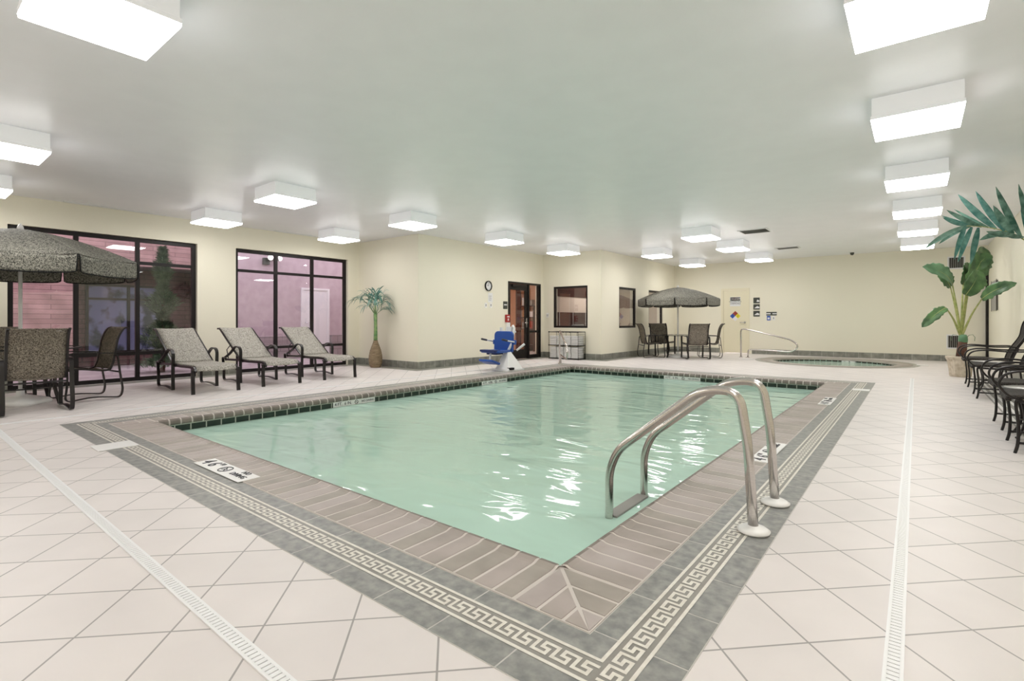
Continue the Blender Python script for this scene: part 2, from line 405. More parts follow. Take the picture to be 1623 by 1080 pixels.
# slate strip on floor along left walls
mb=MB()
for a in [(XL,XL+.3,YF,YR-.3),(XL,XE+.3,YR-.3,YR),(XE,XE+.3,YR,YW-.3),(XE,XW2+.3,YW-.3,YW),(XW2,XW2+.3,YW,YB)]: mb.b2(*a,-.001,.0015)
st(mb,'trim_1','slatefloor')

# ---- coping + border + key
ZC=.008
def side(i):
    """corner origin, s dir, t dir (outward), inner length"""
    return [((PX0,PY0),(1,0),(0,-1),PX1-PX0),((PX1,PY0),(0,1),(1,0),PY1-PY0),((PX1,PY1),(-1,0),(0,1),PX1-PX0),((PX0,PY1),(0,-1),(-1,0),PY1-PY0)][i]
cop=MB(); bor=MB()
# grout bed
def mitre_ring(mb, t0, t1, z0, z1, key):
    for i in range(4):
        (ox,oy),s,t,Ln=side(i)
        def P(a,b,z): return Vector((ox+s[0]*a+t[0]*b, oy+s[1]*a+t[1]*b, z))
        pts=[P(-t0,t0,z0),P(Ln+t0,t0,z0),P(Ln+t1,t1,z0),P(-t1,t1,z0)]
        mb.prism(pts,(0,0,z1-z0),key)
mitre_ring(cop,-.008,CW,-.042,.0055,'coping_grout')
keys3=['coping','coping2','coping3','coping']
for i in range(4):
    (ox,oy),s,t,Ln=side(i)
    def P(a,b,z): return Vector((ox+s[0]*a+t[0]*b, oy+s[1]*a+t[1]*b, z))
    pg=[(b,z-.0022) for b,z in [(CW-.004,ZC+.0008),(.06,ZC+.0008),(.042,ZC+.003),(.022,ZC+.010),(.004,ZC+.006),(-.010,ZC-.006),(-.016,-.018),(-.016,-.030),(-.010,-.042),(.0,-.042)]]
    mg=len(pg); cop.add([P(0,b,z) for b,z in pg]+[P(Ln,b,z) for b,z in pg],[(j,j+1,mg+j+1,mg+j) for j in range(mg-1)],'coping_grout')
    n=round(Ln/.1085); w=Ln/n; g=.0078
    for k in range(n):
        a0=k*w+g; a1=(k+1)*w-g
        if k==0: a0+=.006
        if k==n-1: a1-=.006
        prof=[(CW-.006,-.02),(CW-.006,ZC-.002),(CW-.009,ZC),(.06,ZC),(.042,ZC+.003),(.022,ZC+.010),(.002,ZC+.007),(-.013,ZC-.006),(-.020,-.018),(-.020,-.030),(-.012,-.044),(.0,-.044)]
        prof=[(b,z+random.uniform(-.0006,.0006)) for b,z in prof]
        m0=len(prof); vs=[P(a0,b,z) for b,z in prof]+[P(a1,b,z) for b,z in prof]
        cop.add(vs,[(j,j+1,m0+j+1,m0+j) for j in range(m0-1) if j<5]+[tuple(range(m0)),tuple(range(m0,2*m0))[::-1]],random.choice(keys3))
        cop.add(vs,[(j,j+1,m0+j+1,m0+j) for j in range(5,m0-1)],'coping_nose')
    for sgn in (0,1):
        for k in range(3):
            u0=-(k+1)*.11+ (0.0 if k<2 else 0.0); u1=-k*.11
            a0,a1=u0+g,u1-g
            mi=.012
            b0=-a0+mi; b1=-a1+mi
            q=CW-.006
            pts=[(a0,min(b0,q)),(a1,b1),(a1,q)]
            if b0<q: pts.append((a0,q))
            if sgn: pts=[(Ln-a,b) for a,b in pts]
            cop.prism([P(a,b,-.0) for a,b in pts],(0,0,ZC),random.choice(keys3))
o=st(cop,'trim_2')
# border
def cellstrip(i):
    (ox,oy),s,t,Ln=side(i)
    def P(a,b,z): return Vector((ox+s[0]*a+t[0]*b, oy+s[1]*a+t[1]*b, z))
    def q(a0,a1,b0,b1,z,key): bor.quad([P(a0,b0,z),P(a1,b0,z),P(a1,b1,z),P(a0,b1,z)],key)
    B=CW
    # ring segments: full rows, mitre handled by butt at corners (side owns its start corner)
    a0=-(B+BW); a1=Ln+B
    # tiles of inner and outer rows
    def row(b0,b1,s0,s1,off=0):
        k=math.floor((s0-off)/.305)
        while True:
            p=off+k*.305; r=p+.305
            if p>=s1: break
            x0=max(p+.003,s0); x1=min(r-.003,s1)
            if x1-x0>.004: q(x0,x1,b0,b1,.003,'slate')
            k+=1
    i0,i1=B+.004,B+.094       # inner row
    k0,k1=B+.1,B+.212         # key ground
    o0,o1=B+.218,B+BW-.003    # outer row
    row(i0,i1,-i1,Ln+i0)
    row(o0,o1,-o1,Ln+o0)
    q(-k1,Ln+k0,k0,k1,.003,'slate_key')
    # cream lines
    q(-(k0+.006)-0*1,Ln+(k0-.006),k0-.006,k0+.007,.0042,'cream_inlay')
    q(-(k1+.006),Ln+(k1-.007),k1-.007,k1+.006,.0042,'cream_inlay')
    # key meander
    c=.0127; kb=(k0+k1)/2; z=.0042
    per=6*c; S0=-kb-.03; S1=Ln+kb-.045
    nn=int((S1-S0)/per)
    per=(S1-S0)/nn; c2=per/6
    def cell(u0,u1,v0,v1,base): # u along (cells), v rows 0 (inner/top)..5
        q(base+u0*c2, base+u1*c2, kb-2.5*c+v0*c, kb-2.5*c+v1*c, z,'cream_inlay')
    for k in range(nn):
        b=S0+k*per
        cell(0,1,0,5,b)         # stem
        cell(1,5,4,5,b)         # bottom bar
        cell(4,5,2,4,b)         # up
        cell(2,4,2,3,b)         # left
        cell(2,3,0,2,b)         # up
        cell(3,6,0,1,b)         # top bar to next stem
for i in range(4): cellstrip(i)
# grout bed under border
mitre_ring(bor,CW,CW+BW,-.001,.002,'grout')
st(bor,'trim_3')
# ---- tile band and basin
band=MB(); mitre_ring(band,-.006,.01,-.20,-.043,'band'); st(band,'trim_4')
bas=MB()
x0,x1,y0,y1=PX0,PX1,PY0,PY1; zb=-1.35
bas.b2(x0-.1,x0,y0-.1,y1+.1,zb-.1,-.043); bas.b2(x1,x1+.1,y0-.1,y1+.1,zb-.1,-.043)
bas.b2(x0,x1,y0-.1,y0,zb-.1,-.043); bas.b2(x0,x1,y1,y1+.1,zb-.1,-.043); bas.b2(x0,x1,y0,y1,zb-.1,zb)
# corner entry steps
for k in range(4):
    r=.5+.32*k; pts=[Vector((x0,y1,zb))]+[Vector((x0+r*math.cos(a),y1-r*math.sin(a),zb)) for a in [PI/2*j/12 for j in range(13)]]
    bas.prism(pts,(0,0,(1.35-.40-.25*k)),'plaster')
st(bas,'trim_5','plaster')
wt=MB(); wt.quad([Vector((x0+.006,y0+.006,-.118)),Vector((x1-.006,y0+.006,-.118)),Vector((x1-.006,y1-.006,-.118)),Vector((x0+.006,y1-.006,-.118))])
o=wt.build('pool_water','water'); tag(o,'calm pale green water filling the large rectangular swimming pool','water',kind='stuff')
# ---- spa
sp=MB(); n=72
sp.lathe([(SPR-.012,-.045),(SPR-.016,-.015),(SPR-.004,.008),(SPR+.04,.012),(SPO,.008),(SPO,-.001)],(SPC[0],SPC[1],0),n,'coping3',cap=False)
st(sp,'trim_6','coping3')
ss=MB(); ss.lathe([(SPO,.0005),(SPO,.003),(SPO+.13,.003),(SPO+.13,.0005)],(SPC[0],SPC[1],0),n,'slatefloor',cap=False,smooth=False); st(ss,'trim_7','grout')
sb=MB()
for j in range(60):
    a0=2*PI*j/60+.004; a1=2*PI*(j+1)/60-.004; r=SPR-.004
    sb.quad([Vector((SPC[0]+r*math.cos(a),SPC[1]+r*math.sin(a),z)) for a,z in((a0,-.18),(a1,-.18),(a1,-.045),(a0,-.045))],'band_plain')
sb.lathe([(SPR,-.045),(SPR,-1.0),(0.02,-1.0)],(SPC[0],SPC[1],0),60,'plaster',cap=False,smooth=False)
st(sb,'trim_8')
sw=MB(); sw.add([Vector((x,y,-.075)) for x,y in ring_circle(SPC,SPR-.005,60)],[tuple(range(60))],'spawater')
tag(sw.build('spa_water'),'pale green water in the round spa near the back wall','water',kind='stuff')

# ---- linear drains
def drain(x0,x1,y0,y1,label):
    mb=MB(); w=.052
    along = 'x' if abs(x1-x0)>abs(y1-y0) else 'y'
    n=int((abs(x1-x0)+abs(y1-y0))/.0225)
    z0,z1=.0005,.006
    if along=='x':
        mb.b2(x0,x1,y0-w/2,y0-w*.3,z0,z1,'drain'); mb.b2(x0,x1,y0+w*.3,y0+w/2,z0,z1,'drain'); mb.b2(x0,x1,y0-w*.3,y0+w*.3,-.001,.0012,'black')
        st_=(x1-x0)/n
        for k in range(n): mb.b2(x0+k*st_+.0024,x0+(k+1)*st_-.0024,y0-w*.31,y0+w*.31,z0,z1,'drain')
    else:
        mb.b2(x0-w/2,x0-w*.3,y0,y1,z0,z1,'drain'); mb.b2(x0+w*.3,x0+w/2,y0,y1,z0,z1,'drain'); mb.b2(x0-w*.3,x0+w*.3,y0,y1,-.001,.0012,'black')
        st_=(y1-y0)/n
        for k in range(n): mb.b2(x0-w*.31,x0+w*.31,y0+k*st_+.0024,y0+(k+1)*st_-.0024,z0,z1,'drain')
    o=mb.build('drain_grate'); tag(o,label,'drain','white slotted deck drains')
drain(-7.33,-.08,.755,.755,'white slotted drain strip crossing the lower left deck before the short pool side')
drain(-.055,-.055,.73,11.9,'white slotted drain strip in the deck on the right, beside the row of chairs')
drain(-7.355,-7.355,.73,11.1,'white slotted drain strip in the deck between the loungers and the pool')
# ---- skimmer lids
def plate(x,y,w,d,label):
    mb=MB(); mb.b2(x-w/2,x+w/2,y-d/2,y+d/2,.003,.010); 
    o=mb.build('skimmer_lid','white_plastic',bevel=.004); tag(o,label,'cover','white deck access lids')
plate(-5.32,1.28,.26,.28,'white square skimmer lid on the meander border left of the 4\'6" marker')
plate(-.66,9.41,.22,.22,'small white skimmer lid on the meander border at the far right pool corner')
plate(-3.62,14.95,.26,.22,'white lid on the deck left of the round spa')
plate(0.12,15.5,.22,.22,'white lid on the deck right of the round spa')

# ---- depth markers
def marker(kind, origin, right, up, w, h, label, big=("4'6\"","NO DIVING")):
    nrm=Vector(right).cross(Vector(up)).normalized()
    mt=frame_mtx(origin,right,up)
    root=MB(); vs=[mt@Vector(p) for p in((-w/2,-h/2,0),(w/2,-h/2,0),(w/2,h/2,0),(-w/2,h/2,0))]
    root.prism(vs,nrm*.003); o=root.build('depth_marker','white_plastic'); tag(o,label,'sign','pool depth marker tiles')
    off=Matrix.Translation((0,0,.0042))
    if kind=='deck':
        text('4',h*.95,'ink',o,mt@off@Matrix.Translation((-w*.41,0,0)))
        text("6''",h*.95,'ink',o,mt@off@Matrix.Translation((-w*.23,0,0)))
        # no diving roundel
        r=MB(); r.tube([mt@Vector((w*.0+h*.33*math.cos(a),h*.33*math.sin(a),.004)) for a in [2*PI*k/24 for k in range(24)]],.0035,closed=True,n=6)
        r.tube([mt@Vector((-h*.23,h*.23,.004)),mt@Vector((h*.23,-h*.23,.004))],.003,n=6)
        r.tube([mt@Vector((-h*.16,-h*.12,.004)),mt@Vector((h*.05,h*.06,.004)),mt@Vector((h*.15,.0,.004))],.003,n=6)
        r.build('no_diving_symbol','ink',o)
        text('NO\nDIVING',h*.40,'ink',o,mt@off@Matrix.Translation((w*.30,h*.12,0)))
    else:
        text('4 FT.  6 IN.',h*.85,'ink',o,mt@off@Matrix.Translation((-w*.27,0,0)))
        r=MB(); r.tube([mt@Vector((w*.04+h*.36*math.cos(a),h*.36*math.sin(a),.004)) for a in [2*PI*k/20 for k in range(20)]],.004,closed=True,n=6)
        r.tube([mt@Vector((w*.04-h*.25,h*.25,.004)),mt@Vector((w*.04+h*.25,-h*.25,.004))],.003,n=6)
        r.build('no_diving_symbol','ink',o)
        text('NO DIVING',h*.6,'ink',o,mt@off@Matrix.Translation((w*.32,0,0)))
    return o
marker('deck',(-3.84,1.562,ZC),(1,0,0),(0,1,0),.735,.148,'white "4\'6" no diving" depth tile in the coping of the near pool side')
marker('deck',(-.93,4.505,ZC),(0,1,0),(-1,0,0),.73,.135,'white depth tile in the right coping, just behind the steel grab rails')
marker('deck',(-.91,7.81,ZC),(0,1,0),(-1,0,0),.73,.135,'white depth tile in the right coping, the farther one toward the spa')
zt=-.082
marker('tile',(PX0+.008,4.23,zt),(0,1,0),(0,0,1),.68,.068,'white depth marker on the waterline tiles below the loungers')
marker('tile',(PX0+.008,7.27,zt),(0,1,0),(0,0,1),.73,.068,'white depth marker on the waterline tiles left of the blue pool lift')
marker('tile',(-3.64,PY1-.008,zt),(1,0,0),(0,0,1),.73,.068,'white depth marker on the waterline tiles of the far pool side')
marker('tile',(SPC[0]+.25,SPC[1]+SPR-.035,-.062),(1,-.18,0),(0,0,1),.5,.034,'small white depth marker on the far inside wall of the round spa')

# ------------------------------------------------------------------ windows and doors
def storefront(name, xf, a0, a1, z1, mull, rails, axis='x', dep=.06, fw=.06, z0=0, glass=True):
    """frame along y at x=xf (axis x) or along x at y=xf"""
    def bx(mb,p,q,z0_,z1_,d=dep):
        if axis=='x': mb.b2(xf-d/2,xf+d/2,p,q,z0_,z1_)
        else: mb.b2(p,q,xf-d/2,xf+d/2,z0_,z1_)
    root=empty(name); root['kind']='structure'
    mb=MB()
    bx(mb,a0,a0+fw,z0,z1); bx(mb,a1-fw,a1,z0,z1); bx(mb,a0+fw,a1-fw,z1-fw,z1); bx(mb,a0+fw,a1-fw,z0,z0+fw)
    mb.build('window_frame','bronze2',root)
    for m_ in mull:
        mb=MB(); bx(mb,m_-fw/2,m_+fw/2,z0+fw,z1-fw,dep*.9); mb.build('mullion','bronze2',root)
    for r_ in rails:
        mb=MB()
        edges=[a0+fw]+[e for m_ in mull for e in(m_-fw/2,m_+fw/2)]+[a1-fw]
        for i in range(0,len(edges),2): bx(mb,edges[i],edges[i+1],r_-.028,r_+.028,dep*.8)
        mb.build('rail','bronze2',root)
    if glass:
        mb=MB(); bx(mb,a0+fw*.5,a1-fw*.5,z0+fw*.5,z1-fw*.5,.008); mb.build('window_pane','glass',root)
    return root
storefront('window_1',XL-.10,1.275,3.855,2.525,[2.085,2.93],[2.09,.49],fw=.065)
storefront('window_2',XL-.10,4.565,7.135,2.525,[5.42,6.26],[2.09,.49],fw=.065)
storefront('window_3',YW+.05,-8.17,-7.05,2.03,[],[],axis='y',z0=.86,fw=.055)
storefront('window_4',XW2-.05,13.25,14.37,2.03,[],[],z0=.85,fw=.06)
storefront('window_5',XW2-.05,15.3,16.43,2.03,[],[],z0=.85,fw=.06)
# entry door with sidelight
root=empty('door_1'); root['kind']='structure'
mb=MB(); xf=XE-.05
mb.b2(xf-.05,xf+.05,10.56,10.61,0,2.12); mb.b2(xf-.05,xf+.05,12.03,12.08,0,2.12); mb.b2(xf-.05,xf+.05,10.61,12.03,2.07,2.12); mb.b2(xf-.045,xf+.045,11.48,11.54,0,2.07)
mb.b2(xf-.045,xf+.045,11.54,12.03,0,.10); mb.b2(xf-.03,xf+.03,11.54,12.03,.72,.78); mb.b2(xf-.03,xf+.03,11.97,12.03,.10,2.07)
mb.build('door_frame','bronze',root)
mb=MB(); xd=xf
mb.b2(xd-.022,xd+.022,10.615,10.70,.01,2.06); mb.b2(xd-.022,xd+.022,11.36,11.475,.01,2.06); mb.b2(xd-.022,xd+.022,10.70,11.36,1.90,2.06); mb.b2(xd-.022,xd+.022,10.70,11.36,.01,.26)
leaf=mb.build('door_leaf','bronze',root)
mb=MB(); mb.b2(xd-.004,xd+.004,10.69,11.37,.25,1.91); mb.build('door_glass','glass',leaf)
mb=MB(); mb.b2(xd+.022,xd+.032,11.39,11.44,.88,1.13); mb.tube([(xd+.03,11.42,1.0),(xd+.075,11.42,1.0),(xd+.08,11.28,1.0)],.011); mb.build('door_handle','chrome',leaf)
mb=MB(); mb.b2(xd+.02,xd+.07,10.75,11.05,1.98,2.05); mb.build('door_closer','bronze',leaf)
mb=MB(); mb.b2(xf-.004,xf+.004,11.53,11.98,.09,2.08); mb.build('sidelight_glass','glass',root)
# back door
root=empty('door_2'); root['kind']='structure'
mb=MB(); y=YB
mb.b2(-5.05,-4.98,y-.02,y+.1,0,2.11,'doorcream'); mb.b2(-4.25,-4.18,y-.02,y+.1,0,2.11,'doorcream'); mb.b2(-4.98,-4.25,y-.02,y+.1,2.045,2.11,'doorcream')
mb.build('door_frame','doorcream',root)
mb=MB(); mb.b2(-4.975,-4.255,y+.0,y+.045,.012,2.04); leaf=mb.build('door_leaf','doorcream',root)
mb=MB(); mb.tube([(-4.32,y,1.0),(-4.32,y-.05,1.0),(-4.46,y-.055,1.0)],.012); mb.lathe([(.03,-.006),(.03,.006)],(0,0,0),16); mb.v=[(v if i<len(mb.v)-32 else (-4.32+v[0],y-.006+v[2],1.0+v[1])) for i,v in enumerate(mb.v)]
mb.build('door_handle','chrome',leaf)
# right end: dark door jamb in the corner
mb=MB(); mb.b2(XR-.05,XR-.001,YB-.16,YB-.013,.156,2.74); st(mb,'trim_9','bronze')

# ------------------------------------------------------------------ ceiling lights
def light_proto():
    root=empty('ceiling_light')
    mb=MB(); mb.b2(-.30,.30,-.30,.30,-.155,0); h=mb.build('housing','lamp_white',root,bevel=.006)
    mb=MB(); w=.307
    for a in ((-w,w,-w,-w+.02),(-w,w,w-.02,w),(-w,-w+.02,-w+.02,w-.02),(w-.02,w,-w+.02,w-.02)): mb.b2(*a,-.184,-.155)
    mb.build('rim','lamp_white',root)
    mb=MB()
    P=lambda r,z:[Vector((a*r,b*r,z)) for a,b in((-1,-1),(1,-1),(1,1),(-1,1))]
    a=P(.305,-.185); b=P(.302,-.206); c=P(.21,-.226)
    vs=a+b+c; fs=[(0,1,2,3)]+[(k*4+j,k*4+(j+1)%4,(k+1)*4+(j+1)%4,(k+1)*4+j) for k in range(2) for j in range(4)]+[(8,9,10,11)]
    mb.add(vs,fs,'lamp',False); mb.build('diffuser','lamp',root)
    return root
LP=[(-3.63,.81,'big square ceiling light at the top left corner of the view, nearest the camera'),
(-9.63,3.77,'square ceiling light above the first lounger, beside the window wall'),
(-7.12,3.71,'square ceiling light hanging over the deck edge, one row in from the loungers'),
(-9.60,6.17,'square ceiling light above the second window, next to the potted bottle palm corner'),
(-7.13,6.09,'square ceiling light in front of the cream wall corner right of the bottle palm'),
(-7.07,8.63,'square ceiling light above the wall clock'),
(-7.04,10.97,'square ceiling light between the entrance door and the small dark framed window'),
(-5.42,13.05,'square ceiling light left of the far patio umbrella'),
(-5.47,15.93,'square ceiling light right above the far patio umbrella, lowest in the view'),
(-3.51,10.75,'square ceiling light over the far pool, left of the slotted ceiling vent'),
(-3.46,12.93,'square ceiling light above the cream door, middle one of its receding row of three'),
(-3.50,15.71,'square ceiling light nearest the back wall above the black wall signs'),
(0,3.59,'large square ceiling light at the top right, first of the right hand row'),
(0,5.63,'square ceiling light second in the right hand row'),
(0,8.09,'square ceiling light third in the right hand row'),
(0.01,10.38,'square ceiling light fourth in the right hand row'),
(0.02,12.72,'square ceiling light fifth in the right hand row'),
(0.02,15.2,'square ceiling light farthest in the right hand row, nearest the back wall'),
(-7.2,.83,'square ceiling light at the left edge of the view, above the near patio table'),
(-9.62,.85,'square ceiling light half cut off at the left edge, close to the window wall'),
(0,.9,'square ceiling light above the photographer, out of view'),
(-3.6,-1.9,'square ceiling light behind the photographer over the front deck'),
(-7.2,-1.9,'square ceiling light behind the photographer near the left front'),
(0,-1.9,'square ceiling light behind the photographer at the right front')]
lp=light_proto(); g='square surface mounted ceiling lights'
tag(lp,LP[0][2],'ceiling light',g); lp.location=(LP[0][0],LP[0][1],H)
for x,y,l in LP[1:]: dup(lp,(x,y,H),0,l,g)
# ceiling vents
def cvent(x0,x1,y0,y1,label,n=9):
    root=empty('ceiling_vent',((x0+x1)/2,(y0+y1)/2,H)); tag(root,label,'vent','air vents on the ceiling')
    w,d=(x1-x0)/2,(y1-y0)/2; mb=MB(); f=min(.03,d*.3)
    mb.b2(-w,w,-d,-d+f,-.012,0); mb.b2(-w,w,d-f,d,-.012,0); mb.b2(-w,-w+f,-d+f,d-f,-.012,0); mb.b2(w-f,w,-d+f,d-f,-.012,0); mb.build('vent_frame','white',root)
    mb=MB(); mb.b2(-w+f,w-f,-d+f,d-f,-.003,0); mb.build('backing','darksign',root)
    mb=MB()
    for k in range(n):
        yy=-d+f+(2*d-2*f)*(k+.5)/n; mb.box((0,yy,-.008),(2*w-2*f,.012,.003),rot=Matrix.Rotation(R(30),3,'X'))
    mb.build('louvre','grey',root)
cvent(-2.97,-2.40,11.4,11.95,'square slotted ceiling vent right of the far pool light')
cvent(-2.90,-2.36,14.7,15.1,'dark slotted ceiling vent farther back, near the back wall')
cvent(XL+.06,XL+.14,1.9,3.3,'long slot vent in the ceiling along the first window',1)
cvent(XL+.06,XL+.14,5.3,6.6,'long slot vent in the ceiling along the second window',1)
# small dome on ceiling at the back
mb=MB(); mb.lathe([(.005,-.075),(.03,-.068),(.045,-.045),(.05,-.01),(.055,0)],(0,0,0),20); x=17.4*(.6706*.783-.622)/(.783+.6706*.622)
o=mb.build('security_camera','darksign',loc=(x,17.1,H)); tag(o,'tiny dark dome camera on the ceiling edge above the back wall','camera')

# wall vents
def wvent(x0,x1,z0,z1,label):
    root=empty('wall_vent',((x0+x1)/2,YB,(z0+z1)/2)); tag(root,label,'vent','wall grilles behind the banana plant')
    w,h=(x1-x0)/2,(z1-z0)/2; mb=MB(); f=.03
    mb.b2(-w,w,-.015,0,-h,-h+f); mb.b2(-w,w,-.015,0,h-f,h); mb.b2(-w,-w+f,-.015,0,-h+f,h-f); mb.b2(w-f,w,-.015,0,-h+f,h-f); mb.build('vent_frame','white',root)
    mb=MB(); mb.b2(-w+f,w-f,-.002,0,-h+f,h-f); mb.build('backing','black',root)
    mb=MB(); n=8
    for k in range(n):
        xx=-w+f+(2*w-2*f)*(k+.5)/n; mb.b2(xx-.006,xx+.006,-.012,-.003,-h+f,h-f)
    mb.build('louvre','grey',root)
wvent(.64,.99,2.40,2.73,'upper white framed grille high on the back wall behind the banana leaves')
wvent(.62,.97,.33,.70,'lower white framed grille low on the back wall left of the banana trunk')
# right wall notice panel
mb=MB(); mb.b2(XR-.03,XR,15.5,16.4,1.3,1.97,'grey'); mb.b2(XR-.034,XR-.028,15.46,15.5,1.28,1.99,'black'); mb.b2(XR-.034,XR-.028,16.4,16.44,1.28,1.99,'black')
tag(mb.build('notice_board'),'grey notice board with dark edge on the right wall behind the banana plant','board')
# floor grille under right chairs
mb=MB()
for k in range(5): mb.b2(.80+k*.075,.83+k*.075,5.2,13.0,.0005,.006,'white_plastic')
mb.b2(.78,1.15,5.2,13.0,-.001,.0008,'grey'); tag(mb.build('floor_grille'),'long white barred grille set in the floor under the right hand chairs','grille')

# ------------------------------------------------------------------ wall signs
def panel(name, o, right, w, h, th, mk, label, cat, group=None, bevel=.003):
    """o centre; right vector; panel protrudes along normal=right x up"""
    mt=frame_mtx(o,right,(0,0,1)); mb=MB()
    vs=[mt@Vector(p) for p in((-w/2,-h/2,0.0),(w/2,-h/2,0.0),(w/2,h/2,0.0),(-w/2,h/2,0.0))]
    mb.prism(vs,(mt.to_3x3()@Vector((0,0,th)))); ob=mb.build(name,mk); tag(ob,label,cat,group); return ob,mt
RB=(1,0,0)
# danger sign
o,mt=panel('danger_sign',(-4.615,YB,1.68),RB,.32,.30,.004,'white','white sign with a red DANGER header on the cream door','sign')
mb=MB(); mb.prism([mt@Vector(p) for p in((-.155,.03,.004),(.155,.03,.004),(.155,.14,.004),(-.155,.14,.004))],mt.to_3x3()@Vector((0,0,.001)),'darksign')
mb.lathe([(.001,0),(.12,0)],(0,0,0),20,'redpink'); mb.v=[v if i<8 else tuple(mt@Vector((v[0]*1.15,.085+v[1]*.38,.0058))) for i,v in enumerate(mb.v)]
mb.build('header',None,o)
text('DANGER',.085,'white',o,mt@Matrix.Translation((0,.085,.008)))
text('HAZARDOUS\nCHEMICALS',.062,'ink',o,mt@Matrix.Translation((0,-.035,.006)))
# diamond
o,mt=panel('hazard_diamond',(-4.615,YB,1.21),RB,.001,.001,.003,'white','hazard diamond in red, blue and yellow squares on the cream door','sign')
a=.083
bpy.data.objects.remove(o)
root=empty('hazard_diamond',(0,0,0),label='hazard diamond in red, blue and yellow squares on the cream door',cat='sign')
for (cx,cy,mk,tx,nm) in((0,a,'red_sign','3','red_square'),(-a,0,'blue_sign','3','blue_square'),(a,0,'yellow','2','yellow_square'),(0,-a,'white','','white_square')):
    mb=MB(); mb.prism([mt@Vector(p) for p in((cx-a,cy,0),(cx,cy-a,0),(cx+a,cy,0),(cx,cy+a,0))],mt.to_3x3()@Vector((0,0,.003))); q=mb.build(nm,mk,root)
    if tx: text(tx,.09,'ink',q,mt@Matrix.Translation((cx,cy,.005)))
def backx(px,y=17.5):
    u=(px-811.5)/806; return y*(.783*u-.622)/(.783+.622*u)
def zat(px,py,y=17.5):
    u=(px-811.5)/806; d=y/(.783+.622*u); return 1.07+(508-py)*d/806
for k,(pt,txt,l) in enumerate([((472,481),'POOL','top one of three square black signs right of the cream door'),((482.5,491),'SPA RULES','middle one of three square black signs right of the cream door'),((493,502),'SHOWER','bottom one of three square black signs right of the cream door')]):
    za,zb_=zat(1199,pt[0]),zat(1199,pt[1]); x0,x1=backx(1194),backx(1204)
    o,mt=panel('wall_sign',((x0+x1)/2,YB,(za+zb_)/2),RB,x1-x0,za-zb_,.01,'darksign',l,'sign','black signs on the back wall')
    mb=MB(); mb.prism([mt@Vector(p) for p in(((-.0+(-.07 if k else .0)),-.045,.010),(.085,-.045,.010),(.085,.0,.010),(.02,.03,.010))],mt.to_3x3()@Vector((0,0,.001)))
    mb.build('pictogram','white',o)
x0,x1=backx(1214.5),backx(1231)
o,mt=panel('wall_sign',((x0+x1)/2,YB,zat(1222,497.5)),RB,x1-x0,.11,.01,'darksign','wide black sign with two white markings on the back wall','sign','black signs on the back wall')
mb=MB()
for bx_,by_,bw_,bh_ in ((-.085,.0,.12,.035),(.085,.0,.12,.03)): mb.prism([mt@Vector(p) for p in((bx_-bw_/2,by_-bh_/2,.0101),(bx_+bw_/2,by_-bh_/2,.0101),(bx_+bw_/2,by_+bh_/2,.0101),(bx_-bw_/2,by_+bh_/2,.0101))],mt.to_3x3()@Vector((0,0,.001)))
mb.build('white_marking','white',o)
o,mt=panel('phone_sign',(backx(1218.2),YB,zat(1218,504.5)),RB,.10,.14,.01,'blue_sign','small blue sign below the wide black sign','sign')
mb=MB(); mb.prism([mt@Vector(p) for p in((-.03,-.04,.01),(.03,-.04,.01),(.03,.02,.01),(-.03,.02,.01))],mt.to_3x3()@Vector((0,0,.001))); mb.build('pictogram','white',o)
o,mt=panel('wall_switch',(backx(1226),YB,zat(1226,504.5)),RB,.085,.13,.01,'white_plastic','pale switch plate right of the small blue sign','switch')
mb=MB(); mb.prism([mt@Vector(p) for p in((-.012,-.03,.01),(.012,-.03,.01),(.012,.03,.01),(-.012,.03,.01))],mt.to_3x3()@Vector((0,0,.006))); mb.build('toggle','grey',o)
# entry wall (x=XE) things; right vector = +y
def ey(px):
    u=(px-811.5)/806; return 8.53*(.783+.622*u)/(.622-.783*u)
def ez(px,py):
    y=ey(px); d=8.53*.622+y*.783; return 1.07+(508-py)*d/806
RE=(0,1,0)
root=empty('wall_clock',(XE,ey(773.3),ez(773.3,453.5)),label='round white wall clock with a black rim on the cream wall',cat='clock')
mb=MB(); mb.lathe([(.108,0),(.128,.0),(.13,.03),(.11,.035),(.108,.02)],(0,0,0),32,cap=False); mb.v=[(v[2],v[0],v[1]) for v in mb.v]; mb.build('rim','black',root)
mb=MB(); mb.lathe([(.11,0),(.11,.012)],(0,0,0),32,smooth=False); mb.v=[(v[2],v[0],v[1]) for v in mb.v]; face=mb.build('clock_face','white',root)
mb=MB(); mb.box((.016,-.02,.01),(.003,.05,.008),rot=Matrix.Rotation(R(-25),3,'X')); mb.box((.018,.0,.035),(.003,.005,.075)); mb.build('hands','black',face)
mb=MB()
for k in range(12): a_=k*PI/6; mb.box((.014,.09*math.sin(a_),.09*math.cos(a_)),(.002,.008,.008))
mb.build('hour_marks','black',face)
o,mt=panel('paper_notice',(XE,ey(777),ez(777,472)),RE,.17,.24,.003,'white','white paper notice below the wall clock','notice')
mb=MB()
for k in range(6): mb.prism([mt@Vector(p) for p in((-.06,.045-k*.024,.003),(.05-.01*(k%3),.045-k*.024,.003),(.05-.01*(k%3),.052-k*.024,.003),(-.06,.052-k*.024,.003))],mt.to_3x3()@Vector((0,0,.0008)))
mb.build('text_lines','grey',o)
for px,l in((769.5,'left one of two pale switch plates under the paper notice'),(777.5,'right one of two pale switch plates under the paper notice')):
    o,mt=panel('wall_switch',(XE,ey(px),ez(px,484)),RE,.08,.12,.012,'white_plastic',l,'switch','switch plates under the notice')
    mb=MB(); mb.prism([mt@Vector(p) for p in((-.016,-.03,.012),(.016,-.03,.012),(.016,.03,.012),(-.016,.03,.012))],mt.to_3x3()@Vector((0,0,.004))); mb.build('toggle','grey',o)
